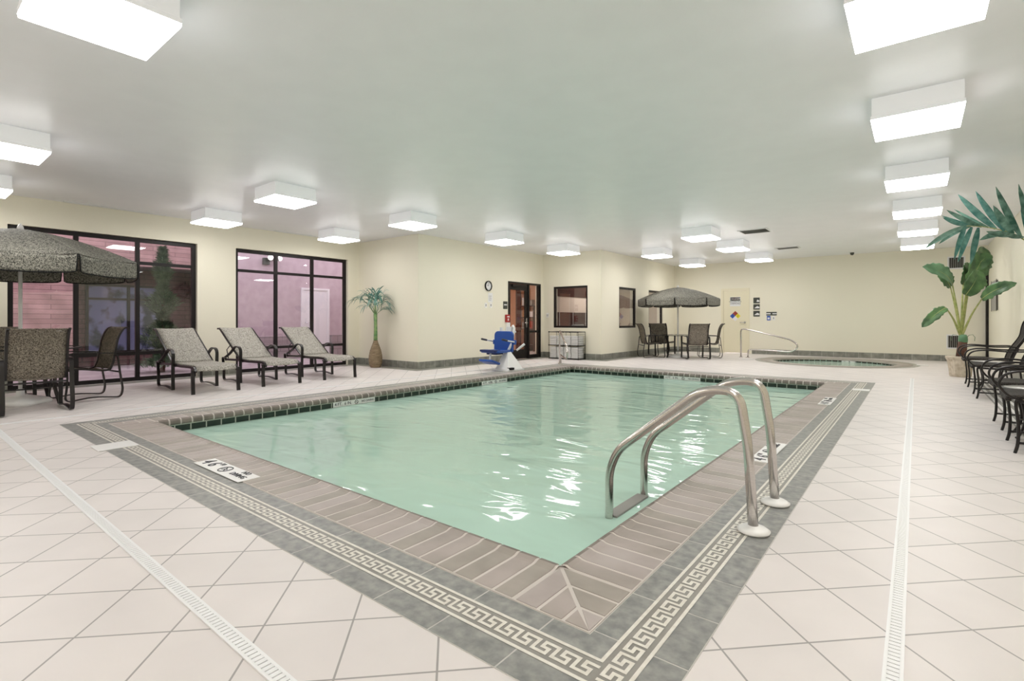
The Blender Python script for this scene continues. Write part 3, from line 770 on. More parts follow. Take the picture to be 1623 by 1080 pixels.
o,mt=panel('door_sign',(XE,ey(800.6),ez(800.6,484)),RE,.17,.20,.01,'darksign','square dark sign beside the entrance door','sign')
mb=MB()
for bx_,by_,bw_,bh_ in ((0,.01,.12,.03),): mb.prism([mt@Vector(p) for p in((bx_-bw_/2,by_-bh_/2,.0101),(bx_+bw_/2,by_-bh_/2,.0101),(bx_+bw_/2,by_+bh_/2,.0101),(bx_-bw_/2,by_+bh_/2,.0101))],mt.to_3x3()@Vector((0,0,.001)))
mb.build('white_marking','white',o)
# fire alarm pull
root=empty('fire_alarm',(XE,ey(803),ez(803,505)),label='red fire alarm box beside the entrance door frame',cat='alarm')
mb=MB(); mb.b2(0,.05,-.075,.075,-.10,.10); bd=mb.build('alarm_box','red',root,bevel=.006)
mb=MB(); mb.b2(.05,.058,-.045,.045,.03,.06); mb.b2(.05,.056,-.018,.018,-.06,.0); mb.build('pull_handle','white',root)
o,mt=panel('wall_phone',(XE,ey(803.5),ez(803.5,518)),RE,.11,.22,.06,'white_plastic','white wall intercom under the red fire alarm','phone')
mb=MB(); mb.prism([mt@Vector(p) for p in((-.035,-.09,.06),(.0,-.09,.06),(.0,.09,.06),(-.035,.09,.06))],mt.to_3x3()@Vector((0,0,.03))); mb.build('handset','white',o)
# thermostat on window return wall
u=(868-811.5)/806; xx=12.2*(.783*u-.622)/(.783+.622*u)
o,mt=panel('wall_switch',(xx,YW,1.07+8*14.8/806),RB,.075,.13,.015,'white_plastic','pale double switch plate between the entrance door and the small window','switch')
mb=MB()
for s_ in(-1,1): mb.prism([mt@Vector((p[0]*.5+s_*.018,p[1],p[2])) for p in((-.014,-.03,.015),(.014,-.03,.015),(.014,.03,.015),(-.014,.03,.015))],mt.to_3x3()@Vector((0,0,.005)))
mb.build('toggle','grey',o)

# ------------------------------------------------------------------ furniture
def sling_rows(path, w, sag=.012, n=7):
    rows=[]
    for (y,z) in path:
        rows.append([Vector((-w/2+w*j/(n-1), y, z - sag*math.sin(PI*j/(n-1)))) for j in range(n)])
    return rows
def make_sling_chair():
    t=empty('patio_chair'); W=.56
    back=[(p.y,p.z) for p in curve([(0,-.20,.405),(0,-.235,.50),(0,-.262,.66),(0,-.29,.82),(0,-.345,.94),(0,-.40,.975)],5)]
    seat=[(p.y,p.z) for p in curve([(0,.27,.425),(0,.22,.437),(0,.05,.415),(0,-.12,.39),(0,-.20,.402)],5)]
    mb=MB(); mb.sheet(sling_rows(back,W-.05,.0),.006); mb.build('backrest','sling',t)
    mb=MB(); mb.sheet(sling_rows(seat,W-.05,.015),.006); mb.build('seat','sling',t)
    for s in(-1,1):
        x=s*(W/2-.02)
        mb=MB(); mb.ribbon_bar([(x,p[0],p[1]) for p in seat+back[1:]],.026,.022,(1,0,0)); mb.build('side_rail','chairmetal',t)
        x=s*(W/2+.015)
        loop=fillet([(x,-.30,.36),(x,-.27,.62),(x,.20,.645),(x,.285,.62),(x,.265,.30),(x,.295,.012),(x,.0,.05),(x,-.31,.012),(x,-.335,.12),(x,-.30,.36)],[.06,.1,.10,.1,.07,.1,.07,.05],5)
        mb=MB(); mb.ribbon_bar(loop,.042,.014,(1,0,0)); mb.build('leg_frame','chairmetal',t)
    mb=MB(); mb.tube([(-W/2,.2,.40),(W/2,.2,.40)],.011); mb.build('seat_brace','chairmetal',t)
    mb=MB(); mb.tube([(-W/2+.02,-.30,.36),(W/2-.02,-.30,.36)],.011); mb.build('seat_brace','chairmetal',t)
    return t
def make_table():
    t=empty('patio_table')
    mb=MB(); mb.lathe([(.585,.700),(.602,.704),(.602,.716),(.585,.722)],(0,0,0),40,cap=False); mb.lathe([(.585,.722),(.585,.700)],(0,0,0),40,cap=False); mb.build('table_rim','chairmetal',t)
    mb=MB(); mb.lathe([(.585,.708),(.585,.715)],(0,0,0),40,smooth=False); mb.build('tabletop','glass_top',t)
    for k in range(4):
        a=PI/4+k*PI/2; c,s=math.cos(a),math.sin(a)
        mb=MB(); mb.ribbon_bar(curve([(c*.52,s*.52,.70),(c*.44,s*.44,.5),(c*.40,s*.40,.25),(c*.46,s*.46,0.0)],5),.045,.018,(-s,c,0)); mb.build('leg','chairmetal',t)
    mb=MB(); mb.tube([(.41*math.cos(a),.41*math.sin(a),.22) for a in [2*PI*k/24 for k in range(24)]],.009,closed=True,n=6); mb.build('brace_ring','chairmetal',t)
    return t
def make_umbrella(rot):
    t=empty('patio_umbrella')
    mb=MB(); mb.tube([(0,0,.05),(0,0,2.23)],.020,n=12); mb.build('pole','white',t)
    mb=MB(); mb.lathe([(.28,.0),(.285,.03),(.25,.06),(.12,.10),(.04,.115),(.035,.19)],(0,0,0),24,rfun=lambda a,z: 1+.10*math.cos(4*a)); mb.build('base','white_plastic',t)
    mb=MB(); mb.lathe([(.02,2.225),(.035,2.24),(.03,2.27),(.012,2.30),(.005,2.31)],(0,0,0),12); mb.build('finial','white',t)
    Rr=1.24; zt=2.235; ze=1.86; mb=MB(); vs=[]
    V=[rot+PI/4*k+PI/8 for k in range(8)]
    def prof(tn): return zt-(zt-ze)*(tn**1.55)
    for k in range(8):
        a0,a1=V[k],V[(k+1)%8]+(2*PI if k==7 else 0)
        rows=[]
        for i in range(9):
            tn=.02+.98*i/8; row=[]
            for j in range(7):
                s=j/6; p0=Vector((math.cos(a0),math.sin(a0),0))*Rr*tn; p1=Vector((math.cos(a1),math.sin(a1),0))*Rr*tn
                p=p0.lerp(p1,s); p.z=prof(tn)-.035*tn*math.sin(PI*s); row.append(p)
            rows.append(row)
        mb.sheet(rows,.004)
    mb.build('canopy','umbrella',t)
    pr=MB()
    for k in range(8):
        a0,a1=V[k],V[(k+1)%8]+(2*PI if k==7 else 0)
        p0=Vector((math.cos(a0),math.sin(a0),0))*Rr; p1=Vector((math.cos(a1),math.sin(a1),0))*Rr
        rows=[]; am=(a0+a1)/2; outd=Vector((math.cos(am),math.sin(am),0))
        ns=14; hem=[]
        for i in range(6):
            f=i/5; row=[]
            for j in range(ns+1):
                s=j/ns; p=p0.lerp(p1,.008+.984*(.5-.5*math.cos(PI*s))); top=prof(1)-.035*math.sin(PI*s)
                e=min(s,1-s); drop=.205*(1-max(0,(1-e/.10))**2.4*.8) if e<.10 else .205
                q=p+outd*(.012*f); q.z=top-drop*f; row.append(q)
            rows.append(row)
        mb=MB(); mb.sheet(rows,.004); v=mb.build('valance','umbrella',t)
        pr=MB(); pr.tube([rows[0][0]]+rows[-1]+[rows[0][-1]],.008,n=5); pr.build('piping','black',v)
    for k in range(8):
        c,s=math.cos(V[k]),math.sin(V[k]); mb=MB()
        mb.tube([(c*Rr*q,s*Rr*q,prof(q)-.018) for q in(.03,.3,.6,.85,1.0)],.007,n=6); r_=mb.build('rib','grey',t)
        mb=MB(); mb.tube([(c*.03,s*.03,1.75),(c*Rr*.5,s*Rr*.5,prof(.5)-.02)],.005,n=5); mb.build('strut','grey',r_)
    mb=MB(); mb.lathe([(.035,1.72),(.035,1.78)],(0,0,0),12); mb.build('hub','white',t)
    return t
ch=make_sling_chair(); gc='sling patio chairs around the near table'
tag(ch,'dark brown sling patio chair at far left with a white tag on its top edge','chair',gc); ch.location=(-8.14,1.18,0); ch.rotation_euler=(0,0,R(90))
dup(ch,(-8.87,1.80,0),R(186),'dark sling patio chair seen from the side, between near table and first window',gc)
dup(ch,(-9.72,1.08,0),R(-88),'sling patio chair half cut off at the left edge behind the near table',gc)
mb=MB(); mb.b2(.03,.075,-.392,-.387,.955,.972)
# tag on chair A (child of that chair only)
tg=MB(); tg.box((.17,-.352,.955),(.05,.003,.02),rot=Matrix.Rotation(R(-25),3,'X')); tg.build('care_label','white',ch)
ga='sling patio chairs around the far table'
dup(ch,(-4.80,14.22,0),R(36),'brown sling patio chair at the far table with its back to the pool',ga)
dup(ch,(-4.66,14.95,0),R(112),'brown sling patio chair in profile at the far table, closest to the cream door',ga)
dup(ch,(-5.96,13.96,0),R(-50),'brown sling patio chair at the far table seen from the side, leftmost of the four',ga)
dup(ch,(-6.02,14.85,0),R(-138),'brown sling patio chair at the far table facing the pool, behind the leftmost chair',ga)
tg2=[c for c in bpy.data.objects if c.name.startswith('care_label.')]
for c in tg2: bpy.data.objects.remove(c)
tb=make_table(); tag(tb,'round glass topped patio table with dark legs under the near umbrella','table'); tb.location=(-8.97,1.18,0)
dup(tb,(-5.40,14.52,0),R(20),'round patio table with dark legs under the far umbrella near the cream door',scale=.9)
um=make_umbrella(R(-51.5)); tag(um,'grey woven patio umbrella with scalloped edge and white base at the left edge','umbrella'); um.location=(-8.97,1.18,0)
dup(um,(-5.40,14.52,0),0,'grey woven patio umbrella standing over the far table, left of the cream door',scale=.905)

# loungers
def make_lounger():
    t=empty('sun_lounger'); W=.60
    seat=[(p.x,p.z) for p in curve([(-.90,0,.415),(-.6,0,.40),(-.25,0,.405),(-.06,0,.40),(.0,0,.36),(.005,0,.335)],5)]
    back=[(p.x,p.z) for p in curve([(-.885,0,.42),(-1.1,0,.56),(-1.42,0,.77),(-1.62,0,.905),(-1.70,0,.935),(-1.745,0,.925)],5)]
    def rows(path,sag): return [[Vector((x,-W/2+.03+(W-.06)*j/6,z-sag*math.sin(PI*j/6))) for j in range(7)] for x,z in path]
    mb=MB(); mb.sheet(rows(seat,.012),.012); mb.build('seat','sling_light',t)
    mb=MB(); mb.sheet(rows(back,.01),.008); mb.build('backrest','sling_light',t)
    for s in(-1,1):
        y=s*(W/2-.015)
        mb=MB(); mb.ribbon_bar([(x,y,z-.012) for x,z in back],.022,.02,(0,1,0)); mb.build('back_rail','chairmetal',t)
        mb=MB(); mb.ribbon_bar([(-1.42,y,.375),(-1.0,y,.385)]+[(x,y,z-.022) for x,z in seat],.03,.035,(0,1,0)); mb.build('seat_rail','chairmetal',t)
        y=s*(W/2+.012)
        mb=MB(); mb.ribbon_bar(curve([(-.01,y,.36),(-.02,y,.2),(-.005,y,0)],4),.045,.03,(0,1,0)); mb.build('leg','chairmetal',t)
        loop=fillet([(-1.36,y,.395),(-1.47,y,.42),(-1.42,y,.2),(-1.43,y,.012),(-1.1,y,.05),(-.80,y,.012)],[.05,.05,.08,.15],5)
        mb=MB(); mb.ribbon_bar(loop,.04,.018,(0,1,0)); mb.build('rear_skid','chairmetal',t)
        arm=fillet([(-.79,y,0.0),(-.80,y,.30),(-.78,y,.60),(-.98,y,.63),(-1.16,y,.50),(-1.36,y,.42)],[.2,.10,.12,.12],6)
        mb=MB(); mb.ribbon_bar(arm,.045,.018,(0,1,0)); mb.build('armrest','chairmetal',t)
        mb=MB(); mb.tube([(-1.30,y*.93,.40),(-1.36,y*.93,.55),(-1.22,y*.93,.635)],.008); mb.build('back_support','chairmetal',t)
    for x,z in((-.10,.345),(-.80,.365),(-1.40,.365)):
        mb=MB(); mb.tube([(x,-W/2,z),(x,W/2,z)],.012); mb.build('cross_bar','chairmetal',t)
    return t
lo=make_lounger(); gl_='chaise loungers along the window wall'
tag(lo,'grey woven chaise lounger in front of the first window, leftmost of three','lounger',gl_); lo.location=(-8.12,3.18,0)
dup(lo,(-8.22,4.23,0),R(1),'middle one of three grey woven chaise loungers, before the pier between the windows',gl_)
dup(lo,(-8.26,5.34,0),R(-1),'grey woven chaise lounger in front of the second window, nearest the bottle palm',gl_)

# right hand chairs
def make_arm_chair():
    t=empty('arm_chair'); W=.56
    for s in(-1,1):
        x=s*W/2
        mb=MB(); mb.tube(curve([(x,.282,0),(x,.266,.08),(x,.262,.22),(x,.276,.38),(x,.27,.43)],4),.0115,n=8); mb.build('leg','chairmetal',t)
        mb=MB(); mb.tube(curve([(x,-.26,0),(x,-.235,.1),(x,-.215,.25),(x,-.20,.42)],4),.0115,n=8); mb.build('leg','chairmetal',t)
        mb=MB(); mb.tube(curve([(x,.25,.43),(x,.33,.47),(x,.375,.55),(x,.33,.635),(x,.20,.665),(x,-.02,.652),(x,-.26,.655),(x,-.30,.62)],5),.0098,n=8); mb.build('armrest','chairmetal',t)
        mb=MB(); mb.tube([(x,.262,.085),(x,-.245,.085)],.010,n=8); mb.build('side_stretcher','chairmetal',t)
        mb=MB(); mb.tube([(x,.27,.42),(x,-.22,.41)],.013,n=8); mb.build('seat_rail','chairmetal',t)
        mb=MB(); mb.tube(curve([(x,-.30,.62),(x,-.265,.56),(x,-.22,.42)],4),.010,n=8); mb.build('arm_post','chairmetal',t)
        bp=[(x*.93,p.y,p.z) for p in curve([(0,-.20,.42),(0,-.25,.58),(0,-.37,.80),(0,-.40,.95),(0,-.43,1.05),(0,-.49,1.075)],5)]
        mb=MB(); mb.ribbon_bar(bp,.028,.035,(1,0,0)); mb.build('back_frame','chairmetal',t)
    mb=MB(); mb.tube([(-W/2,.0,.085),(W/2,.0,.085)],.010,n=8); mb.build('cross_stretcher','chairmetal',t)
    bk=[(p.y,p.z) for p in curve([(0,-.205,.44),(0,-.25,.58),(0,-.37,.80),(0,-.40,.95),(0,-.43,1.045)],5)]
    mb=MB(); mb.sheet(sling_rows(bk,W-.06,0),.014); mb.build('backrest','sling_dark',t)
    se=[(p.y,p.z) for p in curve([(0,.315,.415),(0,.30,.445),(0,.1,.452),(0,-.1,.438),(0,-.21,.44)],4)]
    mb=MB(); mb.sheet(sling_rows(se,W-.02,.008),.03); mb.build('seat','sling_dark',t)
    return t
def make_side_table():
    t=empty('side_table')
    mb=MB(); mb.lathe([(.0,.452),(.245,.452),(.25,.45),(.25,.435),(.235,.43),(.0,.43)],(0,0,0),36,cap=False); mb.build('tabletop','bronze',t)
    mb=MB(); mb.lathe([(.001,.453),(.22,.453),(.22,.456),(.001,.456)],(0,0,0),36,cap=False); mb.build('glass_inset','tabletop_pale',t)
    for k in range(4):
        a=PI/4+k*PI/2; c,s=math.cos(a),math.sin(a); mb=MB()
        mb.tube(curve([(c*.20,s*.20,.435),(c*.15,s*.15,.3),(c*.13,s*.13,.15),(c*.19,s*.19,.03),(c*.22,s*.22,.012)],4),.011,n=8); mb.build('leg','chairmetal',t)
    mb=MB(); mb.tube([(.13*math.cos(a),.13*math.sin(a),.17) for a in [2*PI*k/20 for k in range(20)]],.007,closed=True,n=6); mb.build('brace_ring','chairmetal',t)
    return t
ac=make_arm_chair(); gr_='dark armchairs along the right wall'
tag(ac,'dark metal armchair farthest along the right wall, beside the banana plant pot','chair',gr_); ac.location=(.93,11.2,0); ac.rotation_euler=(0,0,R(90))
dup(ac,(.93,9.66,0),R(90),'dark metal armchair second from the banana plant, its tall back against the right wall',gr_)
dup(ac,(.93,7.12,0),R(91),'dark metal armchair on the right, on the far side of the pale round side table',gr_)
dup(ac,(.91,6.0,0),R(89),'dark metal armchair nearest the camera, cut off by the right edge',gr_)
sd=make_side_table(); tag(sd,'low round side table with pale top between the two nearest right hand chairs','side table','low side tables between the right hand chairs'); sd.location=(.86,6.56,0)
dup(sd,(.88,10.42,0),0,'low round side table between the two farthest right hand chairs','low side tables between the right hand chairs')

# ------------------------------------------------------------------ steel rails
root=empty('pool_ladder',(-1.2,3.0,0)); tag(root,'stainless steel grab rail ladder with round white foot flanges at the near pool edge','ladder')
for yy in(-.24,.26):
    y=yy
    pts=fillet([(.56,y,0.0),(.535,y,.42),(.49,y,.71),(.30,y,.70),(-.19,y,.30),(-.245,y,.16),(-.25,y,-.95)],[.05,.26,.16,.10,.06],8)
    mb=MB(); mb.tube(pts,.0245,n=18); mb.build('grab_rail','steel',root)
    mb=MB(); mb.lathe([(.075,.008),(.078,.016),(.06,.028),(.032,.034),(.028,.040)],(.56,y,0),28); mb.build('foot_flange','white_plastic',root)
for z in(-.128,-.40,-.66):
    mb=MB(); mb.b2(-.285,-.205,-.22,.24,z,z+.022); mb.build('step','grey',root,bevel=.004)
def make_rail():
    t=empty('hand_rail')
    pts=fillet([(0,0,0),(0,0,.83),(.20,0,.80),(1.30,0,.53),(1.48,0,.36),(1.30,0,.20),(.26,0,.235),(.20,0,.21),(.18,0,0)],[.12,.10,.13,.12,.16,.1,.07],8)
    mb=MB(); mb.tube(pts,.021,n=14); mb.build('rail_tube','steel',t)
    for x in(0,.18):
        mb=MB(); mb.lathe([(.048,.0),(.05,.012),(.03,.018)],(x,0,0),18); mb.build('foot_flange','steel',t)
    return t
rl=make_rail(); tag(rl,'bent stainless steel hand rail beside the round spa','railing'); rl.location=(-3.97,15.65,0); rl.rotation_euler=(0,0,R(2))
dup(rl,(-6.93,10.62,0),R(-50),'bent stainless steel hand rail at the far pool corner, before the towel rack',scale=.98)

# ------------------------------------------------------------------ pool lift
root=empty('pool_lift',(-6.93,8.52,0)); tag(root,'blue seated pool lift with white base standing at the far left pool edge','pool lift')
mb=MB(); mb.b2(-.16,.30,-.30,.26,0,.03); mb.build('base_plate','white',root,bevel=.006)
mb=MB(); vs=[(-.10,-.26,.03),(.28,-.26,.03),(.28,.24,.03),(-.10,.24,.03),(-.02,-.03,.42),(.06,-.03,.42),(.06,.06,.42),(-.02,.06,.42)]
mb.add([Vector(v) for v in vs],[(0,1,2,3),(4,5,6,7),(0,1,5,4),(1,2,6,5),(2,3,7,6),(3,0,4,7)]); mb.build('base_cover','white_plastic',root,bevel=.01)
mb=MB(); mb.b2(.22,.32,-.24,-.12,.03,.075); mb.build('control_foot','black',root)
def rrect(w,h,r,n=5,rb=None):
    pts=[]; rb=r if rb is None else rb
    for cx,cz,a0,rr in((w/2,h/2,0,r),(-w/2,h/2,90,r),(-w/2,-h/2,180,rb),(w/2,-h/2,270,rb)):
        for k in range(n+1):
            a=R(a0+90*k/n); pts.append((cx-math.copysign(rr,cx)+rr*math.cos(a), cz-math.copysign(rr,cz)+rr*math.sin(a)))
    return pts
mb=MB(); bx,by=-.17,.10
mb.prism([Vector((bx+a,by+.05*b,.60+b)) for a,b in rrect(.52,.46,.09,rb=.04)],(0,.06,0)); mb.build('backrest','blue',root,bevel=.012)
mb=MB(); mb.prism([Vector((bx+a,by-.24+b,.375)) for a,b in rrect(.50,.48,.06)],(0,0,.055)); mb.build('seat','blue',root,bevel=.015)
mb=MB(); mb.prism([Vector((bx+a*.9,by-.44+b*.5,.40)) for a,b in rrect(.50,.36,.04)],(0,0,.045)); mb.b2(bx-.18,bx+.1,by-.35,by-.12,.33,.375); mb.build('seat_pad','navy',root,bevel=.01)
mb=MB(); rot=Matrix.Rotation(R(-18),3,'X'); mb.box((bx+.04,by-.50,.19),(.38,.28,.05),rot=rot); mb.build('footrest','blue',root,bevel=.018)
mb=MB(); mb.tube([(bx,by-.42,.38),(bx,by-.44,.25),(bx,by-.46,.16)],.022); mb.tube([(bx+.05,by-.05,.36),(.02,.02,.30)],.03); mb.build('leg_post','white',root)
for s in(-1,1):
    mb=MB(); x=bx+s*.29; mb.tube([(x,by+.03,.60),(x,by-.22,.635),(x,by-.24,.64)],.015); a_=mb.build('armrest','white',root)
    mb=MB(); mb.tube([(x,by-.22,.637),(x,by-.38,.665)],.022); mb.build('grip','ink',a_)
    mb=MB(); mb.box((bx+s*.27,by+.05,.59),(.06,.10,.10)); mb.build('arm_bracket','blue',root,bevel=.01)
mb=MB(); mb.tube([(.02,.02,.38),(.06,.14,.60),(.06,.20,.90),(.02,.20,.96)],.028); mb.tube([(.16,.16,.42),(.30,.26,.56)],.024); mb.build('mast','white',root)
mb=MB(); mb.box((-.30,.20,.84),(.05,.05,.14)); mb.box((-.05,.20,.88),(.14,.09,.10)); mb.b2(-.34,.10,.18,.22,.80,.84); mb.build('push_handle','white',root)

# ------------------------------------------------------------------ towel rack
root=empty('towel_rack',(-7.55,11.94,0)); tag(root,'black wire rack of folded white towels under the small window','rack')
w,d,hh=.47,.19,.75
def wire(mb,a,b,r=.005): mb.tube([a,b],r,n=6)
for z in(.03,.385):
    mb=MB()
    for k in range(9): yy=-d+2*d*k/8; wire(mb,(-w,yy,z),(w,yy,z),.004)
    for k in range(4): xx=-w+2*w*k/3; wire(mb,(xx,-d,z),(xx,d,z),.004)
    mb.build('shelf','black',root)
mb=MB()
for x in(-w,w):
    for y in(-d,d): wire(mb,(x,y,0),(x,y,hh),.007)
for z in(.03,.385,hh):
    for y in(-d,d): wire(mb,(-w,y,z),(w,y,z),.010)
    for x in(-w,w): wire(mb,(x,-d,z),(x,d,z),.007)
for x in(-w*.32,w*.0,w*.45): wire(mb,(x,d,0),(x,d,hh),.006)
mb.build('frame','black',root)
mb=MB()
for k in range(1,12):
    z=k*hh/12; wire(mb,(w,-d,z),(w,d,z),.0025)
for k in range(1,6):
    y=-d+2*d*k/6; wire(mb,(w,y,.0),(w,y,hh),.0025)
mb.build('side_grid','black',root)
mb=MB()
for x in(-w,-w*.32,w*.0,w*.45,w):
    for z in(.385,hh):
        mb.lathe([(.006,-.02),(.02,0),(.006,.02)],(x,-d-.004,z),8)
mb.build('connector','black',root)
def towel_proto():
    mb=MB(); s=[]
    W,D,Hh=.205,.30,.0465
    sec=[(-D/2,0.0),(-D/2-.006,.5*Hh*.5),(-D/2,Hh*.46),(-D/2+.012,Hh*.5),(-D/2,Hh*.54),(-D/2-.006,Hh*.75),(-D/2+.004,Hh*.97),(D/2-.01,Hh*.97),(D/2,Hh*.5),(D/2-.01,0)]
    n=len(sec); vs=[Vector((-W/2,y,z)) for y,z in sec]+[Vector((W/2,y,z)) for y,z in sec]
    mb.add(vs,[tuple(range(n)),tuple(range(n,2*n))[::-1]]+[(i,(i+1)%n,n+(i+1)%n,n+i) for i in range(n)])
    return mb.build('folded_towel','towel',bevel=.006)
tp=towel_proto(); first=True
pos=['leftmost','second from the left','third from the left','rightmost']
for si,(z0,sn,cnt) in enumerate(((.037,'lower',[6,6,6,6]),(.392,'upper',[5,5,5,5]))):
    for c in range(4):
        for k in range(cnt[c]):
            o=tp if first else tp.copy()
            if not first: C.objects.link(o)
            first=False
            o.location=(-7.55-.348+c*.232-.01+random.uniform(-.004,.004),11.94+random.uniform(-.008,.008),z0+k*.0505)
            o.rotation_euler=(0,0,R(random.uniform(-2,2)))
            where='bottom' if k==0 else ('top' if k==cnt[c]-1 else 'middle')
            l={'bottom':f'bottom folded white towel of the {pos[c]} stack on the {sn} rack shelf','top':f'top folded white towel of the {pos[c]} stack on the {sn} rack shelf','middle':f'folded white towel inside the {pos[c]} stack on the {sn} rack shelf'}[where]
            tag(o,l,'towel',f'towels in the {pos[c]} stack on the {sn} shelf')

# ------------------------------------------------------------------ plants
def leaflet(mb, base, tip, up, w, droop, key, n=5):
    base=Vector(base); tip=Vector(tip); d=tip-base; sd=d.cross(Vector(up)); 
    if sd.length<1e-6: sd=Vector((1,0,0))
    sd.normalize(); nn=sd.cross(d).normalized(); rows=[]
    for i in range(n+1):
        s=i/n; c=base.lerp(tip,s)+Vector((0,0,-1))*droop*s*s+Vector((0,0,1))*droop*.35*math.sin(PI*s)
        ww=w*(math.sin(PI*min(1,s*.9+.08))**.7)*(1 if s<.95 else .25)
        rows.append([c-sd*ww/2+nn*ww*.12, c-nn*ww*.06, c+sd*ww/2+nn*ww*.12])
    b=len(mb.v); mb.v+=[tuple(p) for r in rows for p in r]; k=mb.m(key)
    for i in range(n):
        for j in range(2):
            a=b+i*3+j; mb.f.append([a,a+1,a+4,a+3]); mb.mi.append(k); mb.sm.append(True)
def frond(parent, path, nl, ln, w, key, droop=.08, r=.006, name='frond', stemkey='stem', fan=.75, upv=(0,0,1), rnd=.12, start=.25, lm=None, xmax=None):
    P=curve(path,6); mb=MB(); k=len(P)
    mb.tube(P,[r*(1-.75*i/(k-1)) for i in range(k)],stemkey,n=6)
    for i in range(nl):
        s=start+(1-start)*i/(nl-1); f=s*(k-1); a=int(min(f,k-2)); p=P[a].lerp(P[a+1],f-a); T=(P[a+1]-P[a]).normalized()
        sd=T.cross(Vector(upv)); sd=sd.normalized() if sd.length>1e-3 else Vector((1,0,0)); up=sd.cross(T).normalized()
        le=ln*(.65+.45*math.sin(PI*min(1,.15+s*.75)))*(1 if not lm else lm(s))
        for q in((-1,1) if i<nl-1 else (0,)):
            dirv=(T*(fan+.5*s)+sd*q*(1.0-.35*s)+up*random.uniform(.05,.4)+Vector((random.uniform(-1,1),random.uniform(-1,1),random.uniform(-1,1)))*rnd).normalized()
            leaflet(mb,p,p+dirv*le*random.uniform(.85,1.1),up,w*random.uniform(.8,1.15),droop*random.uniform(.5,1.4),random.choice(key))
    if xmax is not None: mb.clampx(xmax)
    return mb.build(name,None,parent)
# bottle palm
root=empty('bottle_palm',(-9.62,7.12,0)); tag(root,'slender palm with a swollen brown bottle base and blue green fronds in the wall corner','palm')
mb=MB(); prof=[(.105,0),(.135,.06),(.15,.16),(.148,.26),(.125,.38),(.09,.48),(.06,.56),(.045,.62)]
pp=[]
for i in range(len(prof)-1):
    for j in range(5):
        s=j/5; r0,z0=prof[i]; r1,z1=prof[i+1]; pp.append(((r0+(r1-r0)*s)*(1+.02*(j%2)),z0+(z1-z0)*s))
pp.append(prof[-1]); mb.lathe(pp,(0,0,0),26); mb.build('bulb_trunk','bottle',root)
mb=MB(); mb.tube([(0,0,.60),(.004,0,.8),(.0,0,1.0),(-.006,0,1.22)],[.046,.040,.036,.042],n=12); mb.build('stem','stem',root)
rc=Vector((.783,.622,0)); fc=Vector((-.622,.783,0)) # picture right / away, used only to pose fronds like the photo
def pose(a,b,z): return tuple(rc*a+fc*b+Vector((0,0,z)))
FR=[(-.52,-.05,.42),(-.36,.08,.52),(-.20,-.10,.56),(-.06,.12,.58),(.08,-.15,.56),(.22,.06,.52),(.30,-.05,.36),(.27,.02,.16),(-.22,-.15,.25),(.02,-.28,.40)]
for (a,b,z) in FR:
    frond(root,[pose(0,0,1.18),pose(a*.28,b*.3,1.18+z*.5),pose(a*.62,b*.65,1.18+z*.88),pose(a*.98,b,1.18+z*.78)],8,.27,.024,['frond','frond2'],droop=.10,r=.007,start=.38,rnd=.42)
# banana plant
BX,BY=.66,12.9
root=empty('banana_plant',(BX,BY,0)); tag(root,'tall artificial banana plant with broad leaves in a fluted stone pot on the right','plant')
mb=MB(); mb.lathe([(.155,0),(.16,.02),(.165,.10),(.185,.26),(.20,.315),(.212,.33),(.222,.35),(.222,.385),(.20,.39),(.185,.36),(.01,.355)],(0,0,0),96,'pot',rfun=lambda a,z: 1+(.022*math.cos(24*a) if .01<z<.32 else (.01*math.cos(24*a) if z<.36 else 0))); mb.build('pot','pot',root)
mb=MB(); mb.lathe([(.001,.375),(.10,.372),(.186,.362)],(0,0,0),24,cap=False); mb.build('moss','soil',root)
mb=MB(); mb.tube([(0,0,.36),(.02,0,.5),(.035,.0,.66)],[.072,.075,.068],n=18); mb.build('trunk','bark',root)
mb=MB(); mb.lathe([(.068,.65),(.073,.70),(.068,.76),(.05,.80)],(.037,0,0),18); mb.build('trunk_collar','gleaf2',root)
mb=MB()
for sx in(-1,1): mb.sheet([[Vector((.036,0,0))+Vector((sx*x_,y_,z_)) for y_ in(-.02,.02)] for x_,z_ in((.05,.74),(.09,.79),(.14,.80),(.17,.75),(.165,.68))],.006,smooth=True)
mb.build('cut_stalk','gleaf',root)
S=9.69/806
def bp(px,py,b=0):
    """position relative to plant from picture offset (right, up) in metres plus depth b"""
    u=(px-811.5)/806; dd=9.69+b; r=u*dd; z=1.07+(508-py)*dd/806
    return Vector((r*.783-dd*.622-BX, dd*.783+r*.622-BY, z))
